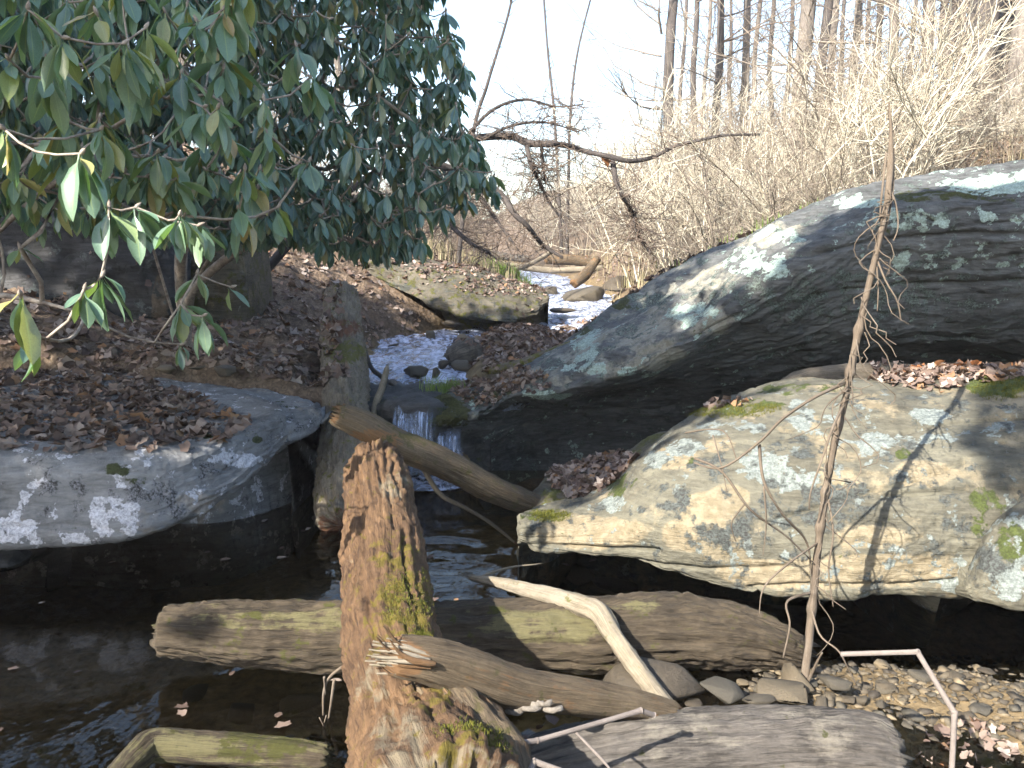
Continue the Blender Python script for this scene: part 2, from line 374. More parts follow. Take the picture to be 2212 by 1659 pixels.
def axis_pts(segs):
    out = []
    for a, b, n in segs: out += list(np.linspace(a, b, n, endpoint=False))
    out.append(segs[-1][1]); return np.array(out)
xs = axis_pts([(-70, -20, 20), (-20, -6, 40), (-6, 7, 200), (7, 20, 50), (20, 70, 20)])
ys = axis_pts([(-30, -4, 16), (-4, 2, 30), (2, 14, 230), (14, 26, 90), (26, 60, 50), (60, 130, 20)])
XX, YY = np.meshgrid(xs, ys); fx, fy = XX.ravel(), YY.ravel(); fz = H(fx, fy)
nx_ = len(xs); idx = np.arange(len(fx)).reshape(len(ys), nx_)
tq = np.stack([idx[:-1, :-1], idx[:-1, 1:], idx[1:, 1:], idx[1:, :-1]], -1).reshape(-1, 4)
tv = np.stack([fx, fy, fz], -1)
offs = np.abs(fx - scx(fy)) - shw(fy)
leafy = np.where(fy > 6.3, sstep(.05, .5, offs), sstep(.0, .15, fz)) * .95
bedm = np.where(fy > 6.3, 1 - sstep(-.1, .25, offs), 1 - sstep(.12, .3, fz))
green = .05 + .45 * np.exp(-((fx - 3.0) / 1.6) ** 2 - ((fy - 9) / 2.5) ** 2) + .5 * np.exp(-((fx - .6) / .8) ** 2 - ((fy - 19) / 2.) ** 2)
tag(solid('ground', tv, tq, M['ground'], attrs={'leafy': leafy, 'bed': bedm, 'green': green}, origin=(0, 0, 0)), kind='structure')
BV_SRC = [(tv, tq)]

# ------------------------------------------------------------------ water
def sheet(name, X, Y, Z, mat, origin):
    ny, nx = X.shape; i = np.arange(nx * ny).reshape(ny, nx)
    q = np.stack([i[:-1, :-1], i[:-1, 1:], i[1:, 1:], i[1:, :-1]], -1).reshape(-1, 4)
    return tag(solid(name, np.stack([X.ravel(), Y.ravel(), Z.ravel()], -1), q, mat, origin=origin), kind='structure')
X, Y = np.meshgrid(np.linspace(-6.5, 4.5, 160), np.linspace(.6, 6.35, 120))
pp = np.stack([X.ravel() * 1.2, Y.ravel() * 3, 0 * X.ravel()], -1)
rip = .010 * np.exp(-((X + .35) / .55) ** 2 - ((Y - 5.0) / 1.2) ** 2)
Z = (fbm(pp * 4, 3, 5).reshape(X.shape) * rip)
sheet('pool_water', X, Y, Z, M['pool'], (0, 3, 0))
yy = axis_pts([(6.28, 13, 190), (13, 24, 130), (24, 45, 60)])
uu = np.linspace(-1, 1, 36)
Yg, Ug = np.meshgrid(yy, uu, indexing='ij')
Xg = scx(Yg) + Ug * (shw(Yg) + .35) + np.maximum(Ug, 0) * np.interp(Yg, [7.2, 8, 10, 12, 13.2, 15], [0, 1.4, 1.8, 1.2, .3, 0])
pp = np.stack([Xg.ravel(), Yg.ravel() * .8, 0 * Xg.ravel()], -1)
Zg = zs(Yg) - .035 + (.030 * fbm(pp * 6, 3, 12) + .012 * fbm(pp * 17, 2, 31)).reshape(Xg.shape)
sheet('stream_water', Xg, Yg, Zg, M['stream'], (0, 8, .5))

# ------------------------------------------------------------------ rocks
def ell(px, py, e):
    """soft painted ellipses (cx, cy, rx, ry, value) in the photograph's frame, stuck to the stone they fall on"""
    out = np.zeros(len(px))
    for cx_, cy_, rx, ry, v in e:
        r = np.sqrt(((px - cx_) / rx) ** 2 + ((py - cy_) / ry) ** 2)
        out = np.maximum(out, v * (1 - sstep(.6, 1.35, r)))
    return out
def rock(name, rings, seg, nu, mat, label, cat='boulder', bedf=14, bedamp=.02, rough=.03, seed=1, paint={}, base={}, up_moss=0, tension=None, group=None, big=.06, cracks=(), warpk=1.0):
    """rings: (stations, K, 3) closed profiles; seg: samples per profile segment"""
    rings = np.array(rings, float); ns, K = rings.shape[:2]
    ring_u = catmull(rings, np.linspace(0, ns - 1 - 1e-6, nu))
    tv_ = np.concatenate([i + np.arange(s) / s for i, s in enumerate(seg)])
    R = np.stack([catmull(r, tv_, True) for r in ring_u])
    v, q, t = ringmesh(R)
    n = vnormals(v, q)
    nv = len(tv_)
    med = R[nu // 2]; L = np.concatenate([[0], np.cumsum(np.linalg.norm(np.diff(med, axis=0), axis=1))])
    vv = np.concatenate([np.tile(L, nu), [0, 0]])
    # slow lumps, bedding ledges that follow the profile, fine grain
    d = big * fbm(v * 1.3, 3, seed)
    warp = warpk * .10 * fbm(v * np.array([1.6, 1.6, 1.6]), 3, seed + 5) + .03 * fbm(v * 6, 2, seed + 8)
    for fr, am in ((bedf, bedamp), (bedf * 2.7, bedamp * .5)):
        b = (vv + warp) * fr; ib = np.floor(b); fb = b - ib
        sgx = v[:, 0] * 1.1 * fr / bedf + .9 * fbm(v * np.array([2.2, 2.2, 5]), 3, seed + 61)
        h0 = _h(ib.astype(np.int64), np.floor(sgx + ib * .37).astype(np.int64), np.zeros(len(b), np.int64), seed)
        h1 = _h((ib + 1).astype(np.int64), np.floor(sgx + (ib + 1) * .37).astype(np.int64), np.zeros(len(b), np.int64), seed)
        loc = .5 + .5 * np.clip(fbm(v * np.array([1.1, 1.1, 3]), 2, seed + 77) * 1.3, -1, 1)
        d = d + am * (h0 + (h1 - h0) * sstep(.86, 1.0, fb)) * loc
        d = d - am * .9 * np.exp(-((fb - .92) / .055) ** 2) * loc
    d = d + rough * .5 * fbm(v * 7, 4, seed + 30) + rough * .12 * fbm(v * 40, 2, seed + 40)
    px, py = proj(v)
    for pts, dep in cracks:
        pts = np.array(pts, float)
        best = np.full(len(v), 1e9)
        for a, b_ in zip(pts[:-1], pts[1:]):
            ab = b_ - a; tt = np.clip(((px - a[0]) * ab[0] + (py - a[1]) * ab[1]) / (ab @ ab), 0, 1)
            best = np.minimum(best, np.hypot(px - a[0] - tt * ab[0], py - a[1] - tt * ab[1]))
        d = d - dep * np.exp(-(best / 4.5) ** 2)
    d[-2:] = 0
    v = v + n * d[:, None]
    n2 = vnormals(v, q)
    at = {}
    for k in ('beige', 'pale', 'dark', 'moss'):
        a = np.full(len(v), float(base.get(k, 0)))
        if k in paint: a = np.maximum(a, ell(px, py, paint[k]))
        if k in paint and any(e[4] < 0 for e in paint[k]): a = a + ell(px, py, [(*e[:4], -e[4]) for e in paint[k] if e[4] < 0]) * -1
        at[k] = a
    if up_moss: at['moss'] = np.maximum(at['moss'], up_moss * sstep(.55, .95, n2[:, 2]))
    o = solid(name, v, [q, t], mat, attrs=at)
    tag(o, label, cat, group)
    BV_SRC.append((v, np.vstack([q, np.column_stack([t, t[:, 2]])])))
    return o

# lichen-covered slab boulder in the right foreground
def st(x, rp, Yr, lp, Yl, bulge=.12, back=.9, foot=1.0, under=.05, backup=14):
    r, p = P(x, rp, Yr), P(x, lp, Yl)
    f1 = P(x, rp + (lp - rp) * .16, Yr + (Yl - Yr) * .42 - bulge * .3); f2 = P(x, rp + (lp - rp) * .55, Yr + (Yl - Yr) * .78 - bulge)
    tb = P(x, rp - backup, Yr + back * .55); tb2 = np.array([tb[0], Yr + back, tb[2] - .25])
    u1 = p + np.array([0, .28, under]); u2 = np.array([p[0], Yl + foot, p[2] - .08]); b1 = np.array([p[0], Yl + foot + .1, -.55]); b2 = np.array([tb[0], Yr + back + .1, -.55])
    return [tb2, tb, r, f1, f2, p, u1, u2, b1, b2]
FR = [st(1122, 1138, 4.02, 1168, 3.98, .01, .12, .25, .0), st(1150, 1122, 4.07, 1180, 3.95, .03, .25, .35), st(1220, 1100, 4.2, 1192, 3.9, .06, .4, .5),
      st(1310, 1062, 4.32, 1200, 3.84, .08), st(1385, 985, 4.42, 1222, 3.76), st(1450, 932, 4.48, 1248, 3.68), st(1560, 888, 4.5, 1280, 3.6),
      st(1700, 858, 4.48, 1290, 3.54), st(1840, 846, 4.44, 1284, 3.5), st(1980, 832, 4.4, 1276, 3.47), st(2120, 818, 4.36, 1282, 3.44),
      st(2260, 806, 4.32, 1300, 3.42), st(2450, 800, 4.3, 1330, 3.42), st(2700, 830, 4.3, 1350, 3.5), st(2820, 1000, 4.2, 1300, 3.8)]
front = rock('boulder', FR, [6, 14, 16, 44, 52, 14, 14, 6, 6, 10], 430, M['front_rock'],
    'sunlit tan boulder with pale lichen patches, overhanging the pool in the right foreground', bedf=13, bedamp=.018, rough=.02, seed=4, big=.045,
    base=dict(beige=.31, pale=.17, dark=.22, moss=.05),
    cracks=[([(1680, 1120), (1830, 1075), (1960, 1050), (2080, 1000)], .03), ([(1640, 1290), (1620, 1275), (1750, 1262), (1960, 1262), (2060, 1250)], .02),
            ([(1950, 935), (2120, 905), (2210, 900)], .025), ([(1130, 1175), (1230, 1178), (1340, 1186), (1420, 1190)], .03), ([(1690, 960), (1790, 940), (1900, 905)], .02), ([(1300, 1200), (1420, 1225), (1520, 1232), (1700, 1225)], .02),
            ([(1880, 1075), (2010, 1070), (2100, 1060)], .025)],
    paint=dict(beige=[(1990, 1030, 75, 32, .95), (1530, 1110, 60, 40, .9), (1580, 1080, 50, 30, .8), (1280, 1150, 130, 38, .9), (1450, 1000, 60, 30, .8), (1700, 1240, 160, 36, .85), (1900, 1230, 150, 40, .8), (1880, 1160, 90, 30, .7), (1480, 1160, 60, 40, .75), (1560, 970, 40, 25, .7)],
               pale=[(1730, 905, 35, 30, .62), (1890, 960, 40, 40, .62), (1870, 985, 26, 34, .66), (2010, 900, 50, 22, .6), (1800, 905, 30, 22, .55), (1650, 1010, 70, 40, .6), (1560, 930, 60, 20, .6), (1420, 1000, 30, 24, .7), (1330, 1090, 35, 20, .7), (1720, 1040, 50, 40, .6), (1480, 980, 50, 22, .7), (2020, 960, 60, 20, .5), (2090, 1260, 60, 16, .6), (1620, 930, 40, 20, .5), (2150, 930, 50, 24, .5)],
               dark=[(1580, 1160, 120, 36, .62), (1680, 1120, 90, 40, .6), (1540, 1020, 60, 24, .55), (1820, 1070, 70, 34, .55), (1730, 980, 100, 22, .5), (1450, 1085, 50, 24, .5), (2080, 1160, 70, 60, .5), (1850, 1110, 60, 18, .5)],
               moss=[(1560, 885, 160, 14, .62), (2170, 835, 90, 24, .85), (1740, 856, 120, 9, .5), (1160, 1120, 50, 12, .6), (1330, 1050, 60, 24, .6), (2140, 1120, 60, 70, .5), (1950, 985, 20, 14, .6), (2190, 1190, 40, 40, .6)]))

# smaller lichen rock at the right edge
st2 = lambda x, rp, Yr, lp, Yl: st(x, rp, Yr, lp, Yl, .05, .7, 1.2, .10, 5)
rock('boulder', [st2(2085, 1262, 3.38, 1285, 3.34), st2(2120, 1185, 3.42, 1300, 3.26), st2(2170, 1110, 3.46, 1312, 3.22), st2(2240, 1060, 3.5, 1318, 3.2), st2(2380, 1040, 3.5, 1325, 3.2), st2(2520, 1150, 3.45, 1310, 3.3)],
     [4, 6, 8, 20, 24, 8, 6, 4, 4, 4], 110, M['front_rock'], 'small white-crusted rock at the right edge, tucked under the sunlit tan boulder', bedf=12, bedamp=.014, rough=.025, seed=14, big=.03,
     base=dict(beige=.3, pale=.25, dark=.2), paint=dict(pale=[(2180, 1260, 70, 40, .85), (2200, 1130, 30, 30, .6)], dark=[(2150, 1210, 60, 30, .6)], moss=[(2190, 1170, 50, 40, .6)]))

# mossy block with the pocket of leaves behind the front boulder's nose
st3 = lambda x, rp, Yr, lp, Yl: st(x, rp, Yr, lp, Yl, .04, .55, .5, .0, 30)
rock('boulder', [st3(1150, 1092, 4.55, 1120, 4.5), st3(1185, 1050, 4.65, 1125, 4.45), st3(1260, 1032, 4.7, 1120, 4.45), st3(1340, 1005, 4.75, 1100, 4.5), st3(1440, 965, 4.8, 1060, 4.6), st3(1560, 930, 4.85, 1000, 4.7), st3(1650, 925, 4.9, 960, 4.8)],
     [6, 16, 12, 14, 12, 6, 6, 4, 4, 6], 130, M['mossy_rock'], 'low dark mossy block holding a pocket of dead leaves behind the tan boulder', bedf=16, bedamp=.012, rough=.03, seed=24, big=.03, base=dict(moss=.42, dark=.25), up_moss=.5)

# large dark boulder that leans down to the stream
def stb(x, tp, Yt, bp, Yb, lp, Yl, rp=None, Yr=None):
    t, b, lpnt = P(x, tp, Yt), P(x, bp, Yb), P(x, lp, Yl)
    rp = rp or lp + 90; Yr = Yr or Yl + .75
    m1 = t + (b - t) * .5 + np.array([0, -.02, .05]); m2 = b + (lpnt - b) * .5 + np.array([0, -.10, 0])
    rc = P(x, rp, Yr); bot = np.array([rc[0], Yr + .15, -.5]); bb = np.array([t[0], Yt + .9, -.5]); tb = np.array([t[0], Yt + .75, t[2] - .45])
    return [tb, t, m1, b, m2, lpnt, rc, bot, bb]
BB = [stb(925, 893, 6.25, 900, 6.2, 912, 6.2, 925, 6.4), stb(960, 868, 6.4, 888, 6.15, 915, 6.12, 950, 6.5), stb(1040, 835, 6.6, 874, 6.08, 905, 6.1, 985, 6.75), stb(1120, 795, 6.8, 846, 5.98, 872, 6.35),
      stb(1180, 748, 6.95, 842, 5.9, 868, 6.4), stb(1260, 700, 7.05, 822, 5.82, 858, 6.45), stb(1400, 615, 7.15, 768, 5.72, 846, 6.5), stb(1550, 538, 7.15, 684, 5.6, 825, 6.35),
      stb(1700, 473, 7.05, 585, 5.52, 785, 6.15), stb(1850, 420, 6.9, 492, 5.5, 752, 5.9), stb(2000, 388, 6.7, 446, 5.48, 738, 5.88), stb(2212, 368, 6.5, 425, 5.45, 735, 5.85), stb(2450, 352, 6.4, 415, 5.45, 740, 5.85),
      stb(2750, 380, 6.4, 440, 5.6, 740, 5.9), stb(2950, 560, 6.4, 600, 6.0, 760, 6.0)]
big = rock('boulder', BB, [8, 14, 44, 44, 48, 44, 14, 6, 6], 470, M['boulder'],
    'huge dark layered boulder sloping down from the upper right to the waterfall', bedf=12, bedamp=.024, rough=.03, seed=9, big=.06, warpk=.4,
    base=dict(beige=.06, pale=.12, dark=.2, moss=.05),
    cracks=[([(1140, 845), (1300, 800), (1450, 740), (1600, 680)], .03), ([(1330, 690), (1500, 590), (1700, 510)], .025), ([(1700, 560), (1900, 520), (2100, 500), (2212, 505)], .04), ([(1750, 640), (2000, 610), (2212, 600)], .04)],
    paint=dict(beige=[(1330, 760, 190, 60, .6), (1180, 820, 70, 34, .6), (1480, 620, 150, 50, .6), (1650, 520, 110, 34, .6), (1450, 690, 130, 50, .55)],
               pale=[(1640, 580, 110, 30, .6), (1500, 680, 60, 28, .62), (1680, 520, 60, 18, .8), (1860, 438, 60, 18, .85), (2140, 385, 130, 18, .75), (1270, 745, 40, 60, .55), (1960, 480, 130, 24, .55), (2060, 560, 160, 20, .5), (1180, 850, 60, 10, .7), (2130, 470, 100, 16, .55), (1300, 800, 140, 10, .6)],
               dark=[(1400, 650, 60, 24, .62), (1260, 690, 40, 20, .6), (1500, 560, 50, 16, .55), (1360, 720, 30, 16, .55), (1200, 790, 24, 16, .5), (1800, 640, 300, 60, .5)],
               moss=[(960, 890, 60, 40, .7), (1060, 850, 70, 20, .55), (2080, 415, 140, 20, .6), (1960, 425, 60, 18, .6), (1340, 655, 40, 12, .6), (1240, 705, 40, 10, .6), (1650, 470, 60, 12, .6)]))

# flat slab on the left with a leaf carpet, and the lower layer that juts out beside it
def sts(x, fp, Yf, np_, Yn, bp, Yb, drop=0):
    a, b, c = P(x, fp, Yf), P(x, np_, Yn), P(x, bp, Yb)
    m = (a + b) / 2 + np.array([0, 0, .02]); b0 = b + (a - b) * .14 + np.array([0, 0, .03]); mm = b + (c - b) * .5 + np.array([0, -.05, 0])
    u = c + np.array([0, .5, .02]); r = np.array([c[0], c[1] + 1.0, c[2] - .02]); ft = np.array([c[0], c[1] + 1.1, -.55]); bk = np.array([a[0], a[1] + .2, -.55]); ab = a + np.array([0, .2, -.15])
    return [ab, a, m, b0, b, mm, c, u, r, ft, bk]
SL = [sts(-420, 745, 6.6, 990, 3.9, 1165, 3.9), sts(-200, 762, 6.9, 988, 4.0, 1192, 3.95), sts(0, 772, 7.0, 985, 4.05, 1194, 3.98), sts(150, 782, 7.0, 988, 4.08, 1184, 4.0), sts(300, 792, 6.95, 985, 4.15, 1160, 4.06),
      sts(400, 806, 6.8, 978, 4.28, 1128, 4.2), sts(460, 822, 6.5, 965, 4.42, 1092, 4.34), sts(530, 848, 6.1, 938, 4.65, 1040, 4.56), sts(580, 872, 5.7, 918, 4.85, 995, 4.78), sts(604, 890, 5.35, 910, 5.0, 960, 4.95), sts(612, 905, 5.2, 915, 5.05, 945, 5.0)]
slab = rock('boulder', SL, [5, 50, 50, 16, 22, 24, 10, 6, 4, 4, 6], 330, M['slab'], 'flat grey slab on the left, covered in dead leaves, overhanging dark water', bedf=13, bedamp=.010, rough=.02, seed=31, big=.03,
    base=dict(beige=.15, pale=.2, dark=.12), cracks=[([(0, 1140), (150, 1135), (260, 1150)], .012)],
    paint=dict(pale=[(250, 1115, 66, 50, .62), (30, 1085, 34, 40, .6), (100, 1165, 110, 18, .58), (510, 995, 70, 18, .66), (20, 1140, 60, 30, .55), (60, 1050, 20, 10, .6)],
               dark=[(300, 1060, 90, 30, .55), (130, 1060, 60, 24, .5), (360, 1100, 50, 24, .5), (470, 1010, 50, 14, .45)],
               moss=[(465, 940, 32, 14, .7), (560, 950, 14, 7, .7), (270, 1010, 60, 16, .5), (330, 1040, 60, 14, .45)], beige=[(440, 1090, 80, 30, .6), (590, 950, 40, 14, .6)]))
SL2 = [sts(250, 788, 7.15, 885, 5.9, 960, 5.9), sts(350, 802, 7.1, 895, 5.6, 985, 5.55), sts(450, 815, 6.95, 905, 5.35, 990, 5.3), sts(550, 835, 6.6, 920, 5.1, 975, 5.1), sts(620, 856, 6.25, 918, 5.15, 958, 5.15), sts(670, 874, 5.95, 902, 5.35, 935, 5.35), sts(692, 888, 5.75, 896, 5.5, 912, 5.5)]
rock('boulder', SL2, [4, 22, 22, 10, 10, 12, 6, 4, 4, 4, 4], 170, M['slab'], 'lower greenish grey slab layer jutting out beside the fallen log on the left', bedf=14, bedamp=.01, rough=.02, seed=37, big=.02,
     base=dict(beige=.3, pale=.1, dark=.2, moss=.1), paint=dict(moss=[(600, 880, 60, 14, .45)]))
# dark hollow rock under the slab by the pool
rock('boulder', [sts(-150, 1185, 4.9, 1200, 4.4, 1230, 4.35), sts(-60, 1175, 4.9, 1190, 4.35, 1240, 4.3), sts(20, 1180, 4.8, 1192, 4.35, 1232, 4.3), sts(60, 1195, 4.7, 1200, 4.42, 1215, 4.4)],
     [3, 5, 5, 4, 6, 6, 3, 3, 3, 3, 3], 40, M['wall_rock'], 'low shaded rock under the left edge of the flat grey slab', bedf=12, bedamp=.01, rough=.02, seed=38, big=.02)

# outcrop behind the rhododendron, and the earth-side rocks
def stw(x, tp, Yt, bp, Yb):
    a, c = P(x, tp, Yt), P(x, bp, Yb); m = (a + c) / 2 + np.array([0, -.12, 0]); m2 = a + (c - a) * .25 + np.array([0, -.03, 0])
    return [a + np.array([0, .6, -.1]), a, m2, m, c, c + np.array([0, .1, -.5]), np.array([a[0], Yt + .9, c[2] - .5])]
rock('rock_outcrop', [stw(-560, 150, 7.7, 745, 7.4), stw(-260, 180, 7.9, 745, 7.6), stw(-60, 210, 7.9, 745, 7.6), stw(120, 240, 8.0, 748, 7.7), stw(260, 300, 8.0, 755, 7.8), stw(345, 395, 8.05, 752, 7.85), stw(380, 470, 8.1, 740, 7.95), stw(400, 560, 8.2, 720, 8.1)],  # top raised behind the foliage to block sky reflected in the pool
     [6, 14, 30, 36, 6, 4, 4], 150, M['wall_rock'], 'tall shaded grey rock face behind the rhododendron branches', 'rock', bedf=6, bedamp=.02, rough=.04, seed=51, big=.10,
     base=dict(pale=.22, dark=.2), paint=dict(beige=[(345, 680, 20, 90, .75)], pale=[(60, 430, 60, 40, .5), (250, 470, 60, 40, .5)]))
rock('rock_outcrop', [stw(400, 400, 8.5, 640, 8.35), stw(440, 380, 8.5, 650, 8.3), stw(500, 420, 8.55, 640, 8.35), stw(530, 470, 8.6, 620, 8.45)],
     [4, 8, 16, 16, 4, 3, 3], 60, M['mossy_rock'], 'narrow mossy brown rock beside the tall shaded rock face', 'rock', bedf=8, bedamp=.02, rough=.04, seed=55, big=.06, base=dict(moss=.35, beige=.3))
# mossy whale-backed ledge beside the stream
def stm(x, tp, Yt, bp, Yb): 
    a, c = P(x, tp, Yt), P(x, bp, Yb); m = (a + c) / 2 + np.array([0, -.22, .06]); b0 = a + np.array([0, -.35, .0])
    return [a + np.array([0, .5, -.06]), a, b0, m, c, c + np.array([0, .5, .0]), np.array([c[0], Yb + .6, c[2] - .6]), np.array([a[0], Yt + .7, c[2] - .6])]
MR = [stm(790, 578, 12.6, 592, 12.5), stm(815, 560, 12.6, 615, 12.2), stm(880, 562, 12.7, 640, 11.9), stm(960, 580, 12.7, 668, 11.7), stm(1040, 592, 12.8, 690, 11.6), stm(1110, 606, 12.8, 694, 11.6), stm(1160, 622, 12.8, 682, 11.9), stm(1185, 640, 12.7, 664, 12.2)]
rock('boulder', MR, [6, 14, 14, 26, 10, 5, 4, 4], 150, M['mossy_rock'], 'long whale-backed mossy rock ledge beside the stream bend', bedf=7, bedamp=.03, rough=.04, seed=61, big=.07, base=dict(moss=.34, dark=.22, beige=.2),
     paint=dict(dark=[(1060, 690, 90, 14, .7), (850, 615, 60, 12, .6)], beige=[(1020, 585, 80, 10, .6)]))
rock('boulder', [stm(760, 545, 13.6, 565, 13.5), stm(800, 538, 13.7, 575, 13.3), stm(860, 548, 13.8, 585, 13.3), stm(900, 560, 13.8, 580, 13.5)], [4, 8, 8, 12, 6, 4, 3, 3], 50, M['mossy_rock'],
     'dark rock lip under the rhododendron above the mossy ledge', bedf=7, bedamp=.03, rough=.04, seed=66, big=.05, base=dict(moss=.3, dark=.3))

# step of the waterfall: a dark wet ledge under the falls
def stf(x, tp, Yt, fp, Yf):
    a, b = P(x, tp, Yt), P(x, fp, Yf); c = np.array([b[0], b[1] + .12, -.1])
    return [a + np.array([0, .3, -.05]), a, b, (b + c) / 2 + np.array([0, .04, 0]), c, np.array([c[0], c[1] + .1, -.5]), np.array([a[0], Yt + .4, -.5])]
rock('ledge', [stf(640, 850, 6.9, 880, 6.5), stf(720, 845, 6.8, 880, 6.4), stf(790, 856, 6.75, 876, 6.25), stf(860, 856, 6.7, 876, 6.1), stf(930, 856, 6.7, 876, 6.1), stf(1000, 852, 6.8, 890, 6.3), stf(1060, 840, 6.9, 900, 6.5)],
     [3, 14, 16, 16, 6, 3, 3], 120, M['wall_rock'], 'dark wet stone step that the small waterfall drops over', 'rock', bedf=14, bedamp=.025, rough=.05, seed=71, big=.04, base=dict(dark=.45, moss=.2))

# ------------------------------------------------------------------ waterfall
def falls(parts, label):
    root = empty('waterfall', P(890, 1020, 5.98), label, 'waterfall')
    for (x0, x1, ytop, ybot, Yt, Yb, sd) in parts:
        nu, nv = 60, 50; rr = random.Random(sd)
        U, V = np.meshgrid(np.linspace(0, 1, nu), np.linspace(0, 1, nv)); u, v = U.ravel(), V.ravel()
        a, b = P(x0, ytop, Yt), P(x1, ytop, Yt); zb = P(x0, ybot, Yb)[2]
        rag = .05 * fbm(np.stack([u * 9, 0 * u, 0 * u + sd], -1), 3, sd)
        lip = np.clip((.22 - v) / .22, 0, 1); f = np.clip((v - .22) / .78, 0, 1)
        x = a[0] + (b[0] - a[0]) * (.5 + (u - .5) * (1 + .15 * f)) + .012 * np.sin(u * 17 + v * 4); y = Yt + .30 * lip + (Yb - Yt) * f ** .6 + .025 * fbm(np.stack([u * 14, v * 2, 0 * u + sd], -1), 3, sd)
        z = a[2] + .012 * lip - (a[2] - zb - rag * f) * f ** 1.7
        pts = np.stack([x, y, z], -1); i = np.arange(nu * nv).reshape(nv, nu); q = np.stack([i[:-1, :-1], i[:-1, 1:], i[1:, 1:], i[1:, :-1]], -1).reshape(-1, 4)
        eg = dict(edge=sstep(0, .22, u) * sstep(0, .22, 1 - u) * (1 - .75 * sstep(.75, 1, v)) * sstep(0, .15, v))
        solid('water_curtain', pts, q, M['falls'], root, eg); solid('water_curtain', pts + np.array([0, .03, -.006]), q[:, ::-1], M['falls'], root, eg)
falls([(852, 944, 868, 1032, 6.15, 5.86, 1), (940, 1000, 940, 1026, 6.02, 5.9, 2)], 'small blue-white waterfall between the dark log and the huge boulder')
fo = bpy.data.objects['waterfall']; th = np.linspace(0, 2 * np.pi, 48, endpoint=False); fr_ = .5 + .22 * fbm(np.stack([np.cos(th) * 2, np.sin(th) * 2, 0 * th], -1), 3, 4)
fc = G(925, 1030, .0); fv = np.vstack([[fc[0], fc[1] - .05, .012]] + [np.stack([fc[0] + np.cos(th) * fr_ * k * .75, fc[1] - .05 + np.sin(th) * fr_ * k * .55, .010 - .004 * k + .008 * RNG.random(48) * (1 - k * .8)], -1) for k in (.3, .6, .85, 1.0)])
fi = 1 + np.arange(192).reshape(4, 48); fq = np.stack([fi[:-1], np.roll(fi[:-1], -1, 1), np.roll(fi[1:], -1, 1), fi[1:]], -1).reshape(-1, 4); ft = np.stack([np.zeros(48, int), fi[0], np.roll(fi[0], -1)], -1)
solid('foam', fv, [fq, ft], M['stream'], fo)

